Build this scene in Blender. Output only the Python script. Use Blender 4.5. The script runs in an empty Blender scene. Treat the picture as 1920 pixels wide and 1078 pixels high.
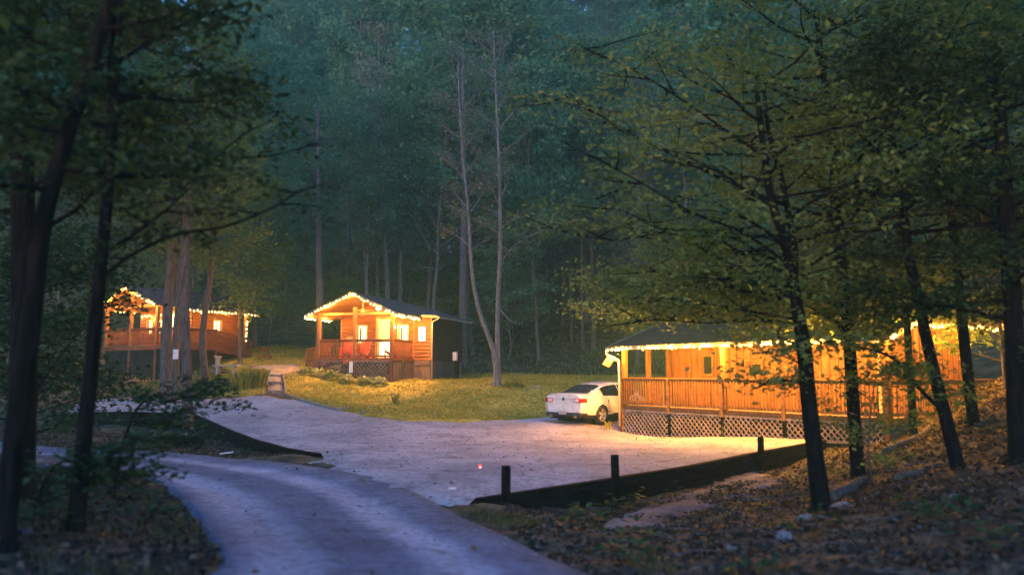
import bpy, math, random
import numpy as np
from mathutils import Vector, Matrix
from mathutils.geometry import delaunay_2d_cdt
R = math.radians
scene = bpy.context.scene
col = scene.collection

# ---------------------------------------------------------------- camera
F, HY, EYE = 1500.0, 698.0, 2.1          # focal length in px of the 1920 px photo, horizon row, eye height
PITCH = math.atan((HY - 539.0) / F)
cam_d = bpy.data.cameras.new('camera')
cam_d.sensor_width = 36.0
cam_d.lens = 36.0 * F / 1920.0
cam_d.clip_end = 900
cam_d.clip_start = 0.05
cam_d.dof.use_dof = True
cam_d.dof.focus_distance = 36
cam_d.dof.aperture_fstop = 0.68
cam = bpy.data.objects.new('camera', cam_d)
cam.location = (0, 0, EYE)
cam.rotation_euler = (R(90) + PITCH, 0, 0)
col.objects.link(cam)
scene.camera = cam

# ---------------------------------------------------------------- light
world = bpy.data.worlds.new('World')
scene.world = world
world.use_nodes = True
nt = world.node_tree
bg = nt.nodes['Background']
sky = nt.nodes.new('ShaderNodeTexSky')
sky.sky_type = 'NISHITA'
sky.sun_disc = False
SUN_EL, SUN_AZ = R(2.0), R(200)
sky.sun_elevation = SUN_EL
sky.sun_rotation = SUN_AZ
sky.ozone_density = 4.0
tint = nt.nodes.new('ShaderNodeMix')
tint.data_type = 'RGBA'
tint.blend_type = 'MULTIPLY'
tint.inputs[0].default_value = 1.0
tint.inputs[7].default_value = (0.90, 0.93, 1.16, 1)
nt.links.new(sky.outputs[0], tint.inputs[6])
nt.links.new(tint.outputs[2], bg.inputs[0])
bg.inputs[1].default_value = 0.15
sun_d = bpy.data.lights.new('sun', 'SUN')
sun_d.energy = 0.02
sun_d.angle = R(25)
sun_d.color = (0.75, 0.8, 1.0)
sun = bpy.data.objects.new('sun', sun_d)
sun.rotation_euler = (R(35), 0, R(20))
col.objects.link(sun)

vs = scene.view_settings
vs.view_transform = 'Standard'
vs.look = 'None'
vs.gamma = 1.0
vs.exposure = 3.9
scene.render.engine = 'CYCLES'
scene.cycles.use_denoising = True
scene.cycles.max_bounces = 4
scene.cycles.volume_bounces = 0
scene.cycles.diffuse_bounces = 2
scene.cycles.glossy_bounces = 2
scene.cycles.transmission_bounces = 3
scene.cycles.transparent_max_bounces = 6
scene.cycles.sample_clamp_indirect = 2.0
scene.cycles.sample_clamp_direct = 0.0
scene.cycles.caustics_reflective = False
scene.cycles.caustics_refractive = False
WARM = (1.0, 0.43, 0.07)

# ---------------------------------------------------------------- helpers
def at(px, py, Y):
    """world point seen at pixel (px,py) of the photo, Y metres in front of the camera"""
    cx, cy = (px - 960.0) / F, (539.0 - py) / F
    dy = math.cos(PITCH) - cy * math.sin(PITCH)
    dz = math.sin(PITCH) + cy * math.cos(PITCH)
    k = Y / dy
    return Vector((cx * k, Y, EYE + dz * k))

def tag(o, label=None, cat=None, group=None, kind=None):
    if label: o['label'] = label
    if cat: o['category'] = cat
    if group: o['group'] = group
    if kind: o['kind'] = kind
    return o

def empty(name, loc=(0, 0, 0), rz=0.0, label=None, cat=None, group=None):
    o = bpy.data.objects.new(name, None)
    o.empty_display_size = 0.3
    o.location = loc
    o.rotation_euler = (0, 0, rz)
    col.objects.link(o)
    return tag(o, label, cat, group)

def fast_mesh(name, co, faces_flat, nper, smooth=False, tone=None):
    me = bpy.data.meshes.new(name)
    co = np.asarray(co, dtype=np.float32)
    ff = np.asarray(faces_flat, dtype=np.int32).ravel()
    nf = len(ff) // nper
    me.vertices.add(len(co)); me.vertices.foreach_set('co', co.ravel())
    me.loops.add(len(ff)); me.loops.foreach_set('vertex_index', ff)
    me.polygons.add(nf)
    me.polygons.foreach_set('loop_start', np.arange(nf, dtype=np.int32) * nper)
    me.polygons.foreach_set('use_smooth', np.full(nf, smooth, dtype=bool))
    if tone is not None:
        a = me.attributes.new('tone', 'FLOAT', 'FACE')
        a.data.foreach_set('value', np.asarray(tone, dtype=np.float32))
    me.update(calc_edges=True)
    me.validate()
    return me

def link(name, me, mat, parent=None):
    o = bpy.data.objects.new(name, me)
    if mat is not None and len(me.materials) == 0:
        me.materials.append(mat)
    col.objects.link(o)
    if parent is not None: o.parent = parent
    return o

class MB:
    """collects boxes, beams and tubes into one mesh"""
    def __init__(s): s.v = []; s.f = []; s.sm = []
    def add(s, vs_, fs, smooth=False):
        n = len(s.v)
        s.v += [tuple(v) for v in vs_]
        s.f += [tuple(i + n for i in f) for f in fs]
        s.sm += [smooth] * len(fs)
        return s
    def box(s, x0, x1, y0, y1, z0, z1):
        v = [(x0,y0,z0),(x1,y0,z0),(x1,y1,z0),(x0,y1,z0),(x0,y0,z1),(x1,y0,z1),(x1,y1,z1),(x0,y1,z1)]
        return s.add(v, [(0,3,2,1),(4,5,6,7),(0,1,5,4),(1,2,6,5),(2,3,7,6),(3,0,4,7)])
    def beam(s, p, q, w, h, up=(0,0,1)):
        p, q = Vector(p), Vector(q)
        d = (q - p).normalized(); up = Vector(up)
        side = d.cross(up)
        if side.length < 1e-4: side = d.cross(Vector((1,0,0)))
        side.normalize(); u = side.cross(d).normalized()
        a, b = side * w / 2, u * h / 2
        v = [p-a-b, p+a-b, p+a+b, p-a+b, q-a-b, q+a-b, q+a+b, q-a+b]
        return s.add(v, [(0,1,2,3),(7,6,5,4),(0,4,5,1),(1,5,6,2),(2,6,7,3),(3,7,4,0)])
    def prism(s, poly, axis, a0, a1):
        """poly of 2D points extruded along axis 0,1,2"""
        n = len(poly); vs_ = []
        for a in (a0, a1):
            for p, q in poly:
                vs_.append({0:(a,p,q), 1:(p,a,q), 2:(p,q,a)}[axis])
        fs = [tuple(range(n-1,-1,-1)), tuple(range(n, 2*n))]
        for i in range(n):
            j = (i+1) % n
            fs.append((i, j, n+j, n+i))
        return s.add(vs_, fs)
    def tube(s, pts, rad, seg=8, cap=True):
        pts = [Vector(p) for p in pts]
        if not hasattr(rad, '__len__'): rad = [rad]*len(pts)
        vs_ = []; fs = []; side = None
        for i, p in enumerate(pts):
            d = (pts[min(i+1, len(pts)-1)] - pts[max(i-1, 0)])
            if d.length < 1e-9: d = Vector((0,0,1))
            d.normalize()
            if side is None:
                side = d.cross(Vector((0.13, 0.07, 1.0)) if abs(d.z) < .9 else Vector((1,0.1,0)))
            side = (side - d * side.dot(d)).normalized()
            u = d.cross(side)
            for k in range(seg):
                a = 2*math.pi*k/seg
                vs_.append(p + (side*math.cos(a) + u*math.sin(a)) * rad[i])
        for i in range(len(pts)-1):
            for k in range(seg):
                k2 = (k+1) % seg
                fs.append((i*seg+k, i*seg+k2, (i+1)*seg+k2, (i+1)*seg+k))
        s.add(vs_, fs, True)
        if cap:
            n = len(s.v) - len(vs_)
            s.f += [tuple(n+k for k in range(seg-1,-1,-1)), tuple(n+(len(pts)-1)*seg+k for k in range(seg))]
            s.sm += [False, False]
        return s
    def lathe(s, prof, c=(0,0,0), seg=16, axis='z'):
        vs_ = []; fs = []
        for r, h in prof:
            for k in range(seg):
                a = 2*math.pi*k/seg
                x, y = r*math.cos(a), r*math.sin(a)
                p = {'z':(x,y,h), 'y':(x,h,y), 'x':(h,x,y)}[axis]
                vs_.append((p[0]+c[0], p[1]+c[1], p[2]+c[2]))
        for i in range(len(prof)-1):
            for k in range(seg):
                k2=(k+1)%seg
                fs.append((i*seg+k, i*seg+k2, (i+1)*seg+k2, (i+1)*seg+k))
        return s.add(vs_, fs, True)
    def build(s, name, mat, parent=None, bevel=0.0):
        me = bpy.data.meshes.new(name)
        me.from_pydata(s.v, [], s.f)
        me.polygons.foreach_set('use_smooth', s.sm)
        me.update()
        o = link(name, me, mat, parent)
        if bevel:
            m = o.modifiers.new('bevel', 'BEVEL'); m.width = bevel; m.segments = 2; m.limit_method = 'ANGLE'
        return o

def copy_tree(o, parent=None):
    c = o.copy(); col.objects.link(c)
    if parent is not None: c.parent = parent
    for ch in list(o.children): copy_tree(ch, c)
    return c

# ---------------------------------------------------------------- materials
def new_mat(name):
    m = bpy.data.materials.new(name); m.use_nodes = True
    return m, m.node_tree, m.node_tree.nodes['Principled BSDF']
def N(t, typ, **kw):
    n = t.nodes.new(typ)
    for k, v in kw.items(): setattr(n, k, v)
    return n
def noise_col(t, scale, detail, c0, c1, lo=0.35, hi=0.65, coord='Object', stretch=None, mid=None):
    tc = N(t, 'ShaderNodeTexCoord'); nz = N(t, 'ShaderNodeTexNoise')
    nz.inputs['Scale'].default_value = scale; nz.inputs['Detail'].default_value = detail
    src = tc.outputs[coord]
    if stretch:
        mp = N(t, 'ShaderNodeMapping'); mp.inputs['Scale'].default_value = stretch
        t.links.new(src, mp.inputs[0]); src = mp.outputs[0]
    t.links.new(src, nz.inputs['Vector'])
    rp = N(t, 'ShaderNodeValToRGB')
    rp.color_ramp.elements[0].position = lo; rp.color_ramp.elements[1].position = hi
    rp.color_ramp.elements[0].color = (*c0, 1); rp.color_ramp.elements[1].color = (*c1, 1)
    if mid:
        e = rp.color_ramp.elements.new((lo+hi)/2); e.color = (*mid, 1)
    t.links.new(nz.outputs[0], rp.inputs[0])
    return rp.outputs[0], nz.outputs[0], src
def mixc(t, a, b, fac, mode='MIX'):
    m = N(t, 'ShaderNodeMix', data_type='RGBA', blend_type=mode)
    if hasattr(fac, 'is_linked') or not isinstance(fac, (int, float)): t.links.new(fac, m.inputs[0])
    else: m.inputs[0].default_value = fac
    for k, s_ in ((6, a), (7, b)):
        if isinstance(s_, tuple): m.inputs[k].default_value = (*s_, 1)
        else: t.links.new(s_, m.inputs[k])
    return m.outputs[2]
def bump(t, b, height, strength=0.5, dist=0.02):
    n = N(t, 'ShaderNodeBump'); n.inputs['Strength'].default_value = strength; n.inputs['Distance'].default_value = dist
    t.links.new(height, n.inputs['Height']); t.links.new(n.outputs[0], b.inputs['Normal'])
def mat_noise(name, c0, c1, scale=3, detail=6, rough=0.85, bstr=0.4, bdist=0.02, stretch=None, bscale=None, mid=None, lo=.35, hi=.65, spec=.3):
    m, t, b = new_mat(name)
    c, h, src = noise_col(t, scale, detail, c0, c1, lo, hi, stretch=stretch, mid=mid)
    t.links.new(c, b.inputs['Base Color'])
    b.inputs['Roughness'].default_value = rough
    b.inputs['Specular IOR Level'].default_value = spec
    if bscale:
        nz = N(t, 'ShaderNodeTexNoise'); nz.inputs['Scale'].default_value = bscale; nz.inputs['Detail'].default_value = 4
        t.links.new(src, nz.inputs['Vector']); h = nz.outputs[0]
    if bstr: bump(t, b, h, bstr, bdist)
    return m
def mat_plain(name, c, rough=0.6, metal=0.0, spec=.5):
    m, t, b = new_mat(name)
    cc, h, _ = noise_col(t, 6, 3, tuple(x*0.88 for x in c), tuple(min(1, x*1.08) for x in c))
    t.links.new(cc, b.inputs['Base Color'])
    b.inputs['Roughness'].default_value = rough; b.inputs['Metallic'].default_value = metal
    b.inputs['Specular IOR Level'].default_value = spec
    return m
def mat_emit(name, c, strength, sample=False):
    m, t, b = new_mat(name)
    b.inputs['Base Color'].default_value = (*c, 1)
    b.inputs['Emission Color'].default_value = (*c, 1)
    b.inputs['Emission Strength'].default_value = strength
    if not sample: m.cycles.emission_sampling = 'NONE'
    return m
def mat_leaf(name, c0, c1, c2, transl=0.35):
    m, t, b = new_mat(name)
    at_ = N(t, 'ShaderNodeAttribute', attribute_name='tone')
    oi = N(t, 'ShaderNodeObjectInfo')
    ad = N(t, 'ShaderNodeMath', operation='MULTIPLY_ADD'); ad.inputs[1].default_value = 0.35; 
    t.links.new(oi.outputs['Random'], ad.inputs[0]); t.links.new(at_.outputs['Fac'], ad.inputs[2])
    rp = N(t, 'ShaderNodeValToRGB')
    e = rp.color_ramp.elements
    e[0].position = 0.1; e[0].color = (*c0, 1); e[1].position = 1.15 if False else 1.0; e[1].color = (*c2, 1)
    k = e.new(0.6); k.color = (*c1, 1)
    t.links.new(ad.outputs[0], rp.inputs[0])
    t.links.new(rp.outputs[0], b.inputs['Base Color'])
    b.inputs['Roughness'].default_value = 0.6; b.inputs['Specular IOR Level'].default_value = 0.25
    tr = N(t, 'ShaderNodeBsdfTranslucent'); t.links.new(rp.outputs[0], tr.inputs['Color'])
    mx = N(t, 'ShaderNodeMixShader'); mx.inputs[0].default_value = transl
    out = t.nodes['Material Output']
    t.links.new(b.outputs[0], mx.inputs[1]); t.links.new(tr.outputs[0], mx.inputs[2]); t.links.new(mx.outputs[0], out.inputs[0])
    return m

def mat_gravel(name, c0, c1, tracks=False):
    m, t, b = new_mat(name)
    c, h, src = noise_col(t, 0.5, 8, c0, c1, .38, .62)
    vo = N(t, 'ShaderNodeTexVoronoi'); vo.inputs['Scale'].default_value = 14
    t.links.new(src, vo.inputs['Vector'])
    sp = N(t, 'ShaderNodeValToRGB'); sp.color_ramp.elements[0].position = .0; sp.color_ramp.elements[1].position = 1
    sp.color_ramp.elements[0].color = (.55,.55,.55,1); sp.color_ramp.elements[1].color = (1.25,1.25,1.25,1)
    t.links.new(vo.outputs['Color'], sp.inputs[0])
    c2 = mixc(t, c, sp.outputs[0], 0.75, 'MULTIPLY')
    # dark stray patches where needles and dirt lie
    c3, h3, _ = noise_col(t, 2.3, 8, (.45,.42,.4), (1,1,1), .3, .45)
    c2 = mixc(t, c2, c3, 0.7, 'MULTIPLY')
    if tracks:
        uv = N(t, 'ShaderNodeUVMap'); sx = N(t, 'ShaderNodeSeparateXYZ'); t.links.new(uv.outputs[0], sx.inputs[0])
        wn = N(t, 'ShaderNodeTexNoise'); wn.inputs['Scale'].default_value = .35; t.links.new(src, wn.inputs['Vector'])
        ma = N(t, 'ShaderNodeMath', operation='MULTIPLY_ADD'); ma.inputs[1].default_value = .08
        t.links.new(wn.outputs[0], ma.inputs[0]); t.links.new(sx.outputs[0], ma.inputs[2])
        rp = N(t, 'ShaderNodeValToRGB'); el = rp.color_ramp.elements
        el[0].position = 0.0; el[0].color = (.3,.3,.3,1); el[1].position = 1.0; el[1].color = (.35,.35,.38,1)
        for p_, v_ in ((.08,.5),(.17,1.12),(.29,1.08),(.38,.48),(.50,.42),(.57,.5),(.65,1.22),(.75,1.18),(.83,.55),(.92,.48)):
            e = el.new(p_); e.color = (v_*(1.0 if v_ > .8 else .86), v_*(.96 if v_ > .8 else .93), v_*(1.0 if v_ > .8 else 1.15), 1)
        t.links.new(ma.outputs[0], rp.inputs[0])
        c2 = mixc(t, c2, rp.outputs[0], 0.9, 'MULTIPLY')
    t.links.new(c2, b.inputs['Base Color'])
    b.inputs['Roughness'].default_value = .95; b.inputs['Specular IOR Level'].default_value = .15
    n2 = N(t, 'ShaderNodeTexNoise'); n2.inputs['Scale'].default_value = 9.0; n2.inputs['Detail'].default_value = 9
    n2.inputs['Roughness'].default_value = .75
    t.links.new(src, n2.inputs['Vector'])
    bump(t, b, n2.outputs[0], 0.9, 0.06)
    return m

M = {}
M['gravel'] = mat_gravel('pale_gravel', (.33,.295,.305), (.50,.45,.46))
M['road'] = mat_gravel('road_gravel', (.31,.325,.37), (.45,.465,.51), tracks=True)
M['forest'] = mat_noise('forest_floor', (.022,.018,.012), (.14,.10,.055), 1.6, 10, .95, .9, .15, mid=(.055,.045,.022))
M['path'] = mat_noise('sandy_path', (.25,.2,.15), (.42,.35,.25), 2.5, 8, .95, .6, .05)
# lawn: patchy green and yellow turf
def _lawn():
    m, t, b = new_mat('lawn_turf')
    c, h, src = noise_col(t, .45, 6, (.24,.24,.03), (.55,.42,.07), .4, .6)
    c2, h2, _ = noise_col(t, 5, 8, (.4,.4,.4), (1.2,1.2,1.2), .35, .65)
    cc = mixc(t, c, c2, .85, 'MULTIPLY'); t.links.new(cc, b.inputs['Base Color'])
    b.inputs['Roughness'].default_value = .95; b.inputs['Specular IOR Level'].default_value = .1
    bump(t, b, h2, .9, .12); return m
M['lawn'] = _lawn()
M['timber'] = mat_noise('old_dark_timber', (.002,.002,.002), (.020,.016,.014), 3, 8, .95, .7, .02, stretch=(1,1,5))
M['edge_wood'] = mat_noise('weathered_edging', (.16,.12,.08), (.34,.27,.18), 4, 6, .85, .5, .01)
M['siding'] = mat_noise('orange_log_siding', (.12,.034,.006), (.26,.085,.017), 1.6, 6, .6, .3, .006, stretch=(1,1,9), mid=(.18,.055,.010), spec=.3)
M['board'] = mat_noise('honey_board_siding', (.125,.046,.008), (.27,.11,.021), 2.4, 6, .6, .3, .006, stretch=(5,5,.5), spec=.3)
M['railwood'] = mat_noise('stained_deck_wood', (.12,.038,.016), (.23,.085,.034), 3, 6, .7, .4, .006, stretch=(3,3,3))
M['railgold'] = mat_noise('golden_deck_wood', (.14,.06,.018), (.26,.12,.04), 3, 6, .7, .4, .006, stretch=(3,3,3))
M['postwood'] = mat_noise('porch_post_wood', (.15,.065,.025), (.27,.12,.045), 3, 6, .7, .4, .006, stretch=(4,4,.6))
M['lattice'] = mat_noise('weathered_lattice', (.14,.09,.075), (.26,.18,.15), 3, 6, .8, .4, .006)
M['latticewarm'] = mat_noise('tan_lattice', (.20,.15,.12), (.33,.25,.2), 3, 6, .8, .4, .006)
M['skirt'] = mat_noise('brown_skirt_board', (.11,.07,.055), (.2,.135,.105), 2, 6, .8, .4, .006, stretch=(3,3,.6))
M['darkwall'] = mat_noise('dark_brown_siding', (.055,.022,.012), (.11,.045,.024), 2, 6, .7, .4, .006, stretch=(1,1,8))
M['deckfloor'] = mat_noise('deck_boards', (.24,.16,.10), (.40,.28,.18), 3, 6, .7, .4, .006, stretch=(1,6,1))
M['soffit'] = mat_noise('porch_ceiling_boards', (.14,.055,.015), (.26,.11,.03), 2, 6, .65, .3, .005, stretch=(8,1,8))
M['roof'] = mat_noise('purple_brown_shingles', (.07,.042,.045), (.15,.095,.10), 5, 8, .85, .8, .03)
M['trim'] = mat_noise('pale_trim', (.30,.22,.12), (.45,.34,.20), 4, 4, .55, .15, .004)
M['white'] = mat_plain('white_paint', (.74,.72,.68), .5)
M['gutter'] = mat_plain('gutter_metal', (.45,.40,.34), .4)
M['black'] = mat_plain('black_metal', (.02,.02,.022), .45)
M['dark'] = mat_plain('dark_void', (.012,.012,.014), .9)
M['roof_dark'] = mat_noise('dark_shingles', (.012,.009,.010), (.035,.026,.028), 5, 8, .9, .8, .03)
M['glassdark'] = mat_plain('dark_window_glass', (.015,.018,.022), .08)
M['pane_lit'] = mat_emit('lit_window_pane', (1.0, .74, .36), .22)
M['door_lit'] = mat_emit('lit_door_glass', (1.0, .84, .55), .34)
M['door'] = mat_plain('cream_door_paint', (.72,.66,.42), .45)
M['reddoor'] = mat_plain('red_fabric', (.62,.02,.015), .6)
M['red'] = mat_plain('red_plastic', (.66,.02,.015), .4)
M['bulb'] = mat_emit('warm_bulb_glass', (1.0, .66, .26), .26)
M['lamp'] = mat_emit('porch_lamp_glass', (1.0, .78, .45), .5)
M['wire'] = mat_plain('green_black_wire', (.015,.02,.015), .6)
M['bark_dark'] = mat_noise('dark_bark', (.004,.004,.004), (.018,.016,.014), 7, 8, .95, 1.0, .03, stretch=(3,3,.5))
M['bark_warm'] = mat_noise('grey_pine_bark', (.055,.042,.036), (.15,.12,.10), 6, 8, .95, 1.0, .03, stretch=(3,3,.5))
M['bark_grey'] = mat_noise('grey_bark', (.06,.055,.05), (.15,.135,.12), 6, 8, .95, .9, .02, stretch=(3,3,.5))
M['bark_pale'] = mat_noise('pale_bark', (.10,.092,.085), (.235,.21,.18), 5, 8, .9, .6, .01, stretch=(3,3,.7))
M['bark_mid'] = mat_noise('brown_grey_bark', (.05,.042,.035), (.15,.125,.10), 5, 8, .95, .9, .02, stretch=(3,3,.5))
M['leaf_shaded'] = mat_leaf('shaded_leaves', (.012,.03,.008), (.03,.065,.015), (.065,.12,.03))  # darker leaf colours, shade at the view edges and banks painted in
M['leaf_mid'] = mat_leaf('lot_leaves', (.06,.12,.02), (.13,.21,.04), (.24,.32,.08), .5)
M['leaf_far'] = mat_leaf('wood_leaves', (.04,.13,.065), (.08,.22,.095), (.16,.31,.14), .5)
M['leaf_pale'] = mat_leaf('pale_leaves', (.10,.14,.08), (.17,.21,.12), (.26,.29,.18))
M['hosta'] = mat_leaf('hosta_leaves', (.12,.18,.05), (.28,.36,.12), (.62,.64,.36))
M['grass'] = mat_leaf('grass_blades', (.14,.17,.02), (.31,.32,.04), (.56,.46,.09))
M['weeds'] = mat_leaf('weed_blades', (.03,.05,.012), (.07,.10,.022), (.15,.16,.045))
M['flag_cloth'] = mat_noise('faded_flag_cloth', (.30,.16,.08), (.42,.26,.15), 8, 3, .9, 0)
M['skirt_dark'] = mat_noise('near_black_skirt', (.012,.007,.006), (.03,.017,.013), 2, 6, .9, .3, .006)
M['litter'] = mat_leaf('fallen_leaves', (.015,.010,.007), (.055,.033,.015), (.17,.11,.06), .1)
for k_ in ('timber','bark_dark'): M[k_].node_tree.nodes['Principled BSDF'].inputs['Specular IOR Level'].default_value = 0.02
M['rock'] = mat_noise('grey_stone', (.12,.11,.10), (.32,.29,.26), 4, 8, .9, .8, .03)
M['concrete'] = mat_noise('grey_concrete', (.30,.28,.25), (.46,.43,.38), 5, 8, .9, .4, .01)
# ---------------------------------------------------------------- terrain heights
_cp = []
for px, py, D in [
    (893,935,13.8),(600,850,20.5),(1138,900,15.6),(1412,850,19.8),(1402,820,24.4),(1510,832,22.0),(1170,812,29.0),
    (700,783,30),(980,780,33),(1100,795,29.8),(540,745,33),(370,757,34),(365,777,30),(250,768,31),(480,742,35),(120,775,31),(900,850,21),
    (735,717,40.8),(600,697,42.5),(808,714,42.7),(930,724,38.5),(1000,706,45),(1100,703,48),(870,708,46),(650,760,36.5),(860,750,36),
    (440,692,43),(200,712,45),(300,712,44),(500,690,43),(560,687,45),(520,655,52),(480,640,56),(60,705,45),
    (650,900,15.5),(450,1000,9.6),(700,1078,7.2),(330,905,15),(430,862,20),(900,1000,10.2),(200,855,19.5),(60,850,20),(1100,1078,7.4),
    (200,980,8.5),(100,1078,5.8),(0,930,10),(250,1078,6.2),
    (1300,960,13.5),(1250,1060,8.5),(1560,955,12.3),(1700,905,13),(1800,865,14.5),(1900,770,16),(1900,1000,8.0),(1600,1078,7.2),
    (1900,700,21),(1730,815,20),(1640,850,17.5),(1850,735,26)]:
    p = at(px, py, D); _cp.append((p.x, p.y, p.z))
# far slopes and the ground beside and behind the camera
_cp += [(0,0,.45),(-6,0,1.2),(7,0,.9),(0,-8,.8),(-14,8,2.2),(-24,20,2.0),(-34,32,2.4),(14,8,3.2),(24,16,7),(30,28,9),(24,36,4.5),(14,37,1.9),
        (8,42,1.9),(-2,52,3.0),(8,54,3.2),(20,50,4.5),(32,50,9),(-12,56,3.2),(-24,60,5.5),(-40,60,6),(-3,66,7.5),(12,68,8.5),(30,68,14),
        (-20,78,11),(-50,80,10),(0,85,20),(24,85,24),(50,80,30),(-25,100,26),(0,105,37),(30,105,43),(-60,105,17),(60,110,52),
        (-30,130,44),(0,135,56),(40,135,64),(-80,135,26),(80,135,70),(0,165,74),(-60,165,48),(60,165,84),(-100,165,36),(110,165,90),
        (-45,20,4),(-45,45,5),(50,20,16),(50,50,20),(-95,60,12),(100,60,38),(-95,10,9),(100,10,34),(-30,-8,5),(30,-8,10)]
_P = np.array(_cp)
def _k(r2): return 0.5 * r2 * np.log(r2 + 1e-9)
_n = len(_P)
_A = np.zeros((_n+3, _n+3))
_d2 = ((_P[:,None,:2]-_P[None,:,:2])**2).sum(-1)
_A[:_n,:_n] = _k(_d2) + np.eye(_n) * 0.5
_A[:_n,_n] = 1; _A[:_n,_n+1:] = _P[:,:2]; _A[_n,:_n] = 1; _A[_n+1:,:_n] = _P[:,:2].T
_w = np.linalg.solve(_A, np.concatenate([_P[:,2], np.zeros(3)]))
def h_up(x, y):
    x = np.atleast_1d(np.asarray(x, float)); y = np.atleast_1d(np.asarray(y, float))
    out = np.empty(x.shape); xf, yf, of = x.ravel(), y.ravel(), out.ravel()
    for i in range(0, len(xf), 20000):
        a, b_ = xf[i:i+20000], yf[i:i+20000]
        d2 = (a[:,None]-_P[None,:,0])**2 + (b_[:,None]-_P[None,:,1])**2
        of[i:i+20000] = _k(d2) @ _w[:_n] + _w[_n] + _w[_n+1]*a + _w[_n+2]*b_
    return of.reshape(x.shape)
def hu(x, y): return float(h_up(x, y)[0])
def gp(px, py):
    """ground point seen at a pixel"""
    lo = 3.0; prev = None
    Y = 3.0
    while Y < 160:
        p = at(px, py, Y)
        if p.z < hu(p.x, p.y): break
        Y *= 1.02
    a, b_ = Y/1.02, Y
    for _ in range(14):
        m = (a+b_)/2; p = at(px, py, m)
        if p.z < hu(p.x, p.y): b_ = m
        else: a = m
    return at(px, py, b_)
# the two timber walls; ground drops on their camera side
WALL_R = [gp(893,936).to_2d(), gp(1138,899).to_2d(), gp(1412,850).to_2d(), gp(1545,826).to_2d()]
WALL_L = [gp(120,776).to_2d(), gp(365,777).to_2d(), gp(602,852).to_2d()]
def seg_info(x, y, line):
    """distance outside a polyline (positive on the camera side) and arc position 0..1"""
    best = np.full(x.shape, 1e9); sg = np.zeros(x.shape); tt = np.zeros(x.shape)
    L = [0]
    for a, b_ in zip(line, line[1:]): L.append(L[-1] + (b_-a).length)
    for i, (a, b_) in enumerate(zip(line, line[1:])):
        d = b_-a; l = d.length; d = d/l
        u = (x-a.x)*d.x + (y-a.y)*d.y; uc = np.clip(u, 0, l)
        dx = x-(a.x+uc*d.x); dy = y-(a.y+uc*d.y); dist = np.hypot(dx, dy)
        s_ = (x-a.x)*d.y - (y-a.y)*d.x      # positive to the right of the walking direction
        k = dist < best
        best = np.where(k, dist, best); sg = np.where(k, s_, sg); tt = np.where(k, (L[i]+u)/L[-1], tt)
    return np.where(sg > 0, best, -best), tt
def drop(x, y):
    x = np.atleast_1d(np.asarray(x, float)); y = np.atleast_1d(np.asarray(y, float))
    d, t = seg_info(x, y, WALL_R)
    tap = np.clip((t+.04)/.22, 0, 1) * np.clip((1.12-t)/.35, 0, 1)
    a = np.where(d > -.22, 0.44*np.exp(-(np.maximum(d,0)/1.9)**2), 0) * tap
    d, t = seg_info(x, y, WALL_L)
    tap = np.clip((1.0-t)/.5, 0, 1)
    b_ = np.where(d > -.22, 0.5*np.exp(-(np.maximum(d,0)/3.6)**2), 0) * tap
    return a + b_
def bumps(x, y):
    return (.07*np.sin(x*1.7+1.3*np.sin(y*.9)) * np.sin(y*1.3+np.sin(x*.8)) + .035*np.sin(x*4.1+y*2.3)*np.sin(y*3.7-x*1.1))
def h_g(x, y):
    """real ground height"""
    x = np.atleast_1d(np.asarray(x, float)); y = np.atleast_1d(np.asarray(y, float))
    return h_up(x, y) - drop(x, y)
def hg(x, y): return float(h_g(x, y)[0])

def gph(px, py):
    """like gp, on the real ground with its ditches"""
    Y = 3.0
    while Y < 100:
        p = at(px, py, Y)
        if p.z < hg(p.x, p.y): break
        Y *= 1.01
    return at(px, py, Y)
def grid_axis(lo, hi, near0, near1, fine, g=1.09):
    xs = list(np.arange(near0, near1+1e-6, fine)); s_ = fine; v = near1
    while v < hi: s_ *= g; v += s_; xs.append(v)
    s_ = fine; v = near0
    while v > lo: s_ *= g; v -= s_; xs.insert(0, v)
    return np.array(xs)
gx = grid_axis(-150, 150, -15, 14, .22); gy = grid_axis(-14, 215, 3, 34, .22)
GX, GY = np.meshgrid(gx, gy)
rngT = np.random.default_rng(5)

# regions laid on the ground
def cat_curve(pts, n=8, closed=False):
    pts = [Vector(p) for p in pts]; out = []
    m = len(pts)
    for i in range(m if closed else m-1):
        p0 = pts[(i-1) % m] if closed or i > 0 else pts[0]
        p1 = pts[i]; p2 = pts[(i+1) % m]
        p3 = pts[(i+2) % m] if closed or i+2 < m else pts[-1]
        for k in range(n):
            t = k/n
            out.append(.5*((2*p1)+(p2-p0)*t+(2*p0-5*p1+4*p2-p3)*t*t+(3*p1-p0-3*p2+p3)*t**3))
    if not closed: out.append(pts[-1])
    return out
def g2(px, py): return gp(px, py).to_2d()
WRv = [w.copy() for w in WALL_R]; WLv = [w.copy() for w in WALL_L]
lot_far = [g2(*p) for p in [(1402,812),(1180,806)]] + [Vector((5.6,31.4)), Vector((7.3,34.3)), Vector((5.6,36.0)), Vector((3.0,34.6))] + \
    [g2(*p) for p in [(1000,783),(930,787),(860,790),(800,789),(745,787),(690,780),(640,768),(590,755),(535,746),(500,742),(455,745),(400,748),(330,748),(250,745),(150,748)]]
lot_poly = WRv + lot_far + WLv + [g2(*p) for p in [(588,868),(650,890),(740,922),(820,943),(885,950)]]
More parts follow.
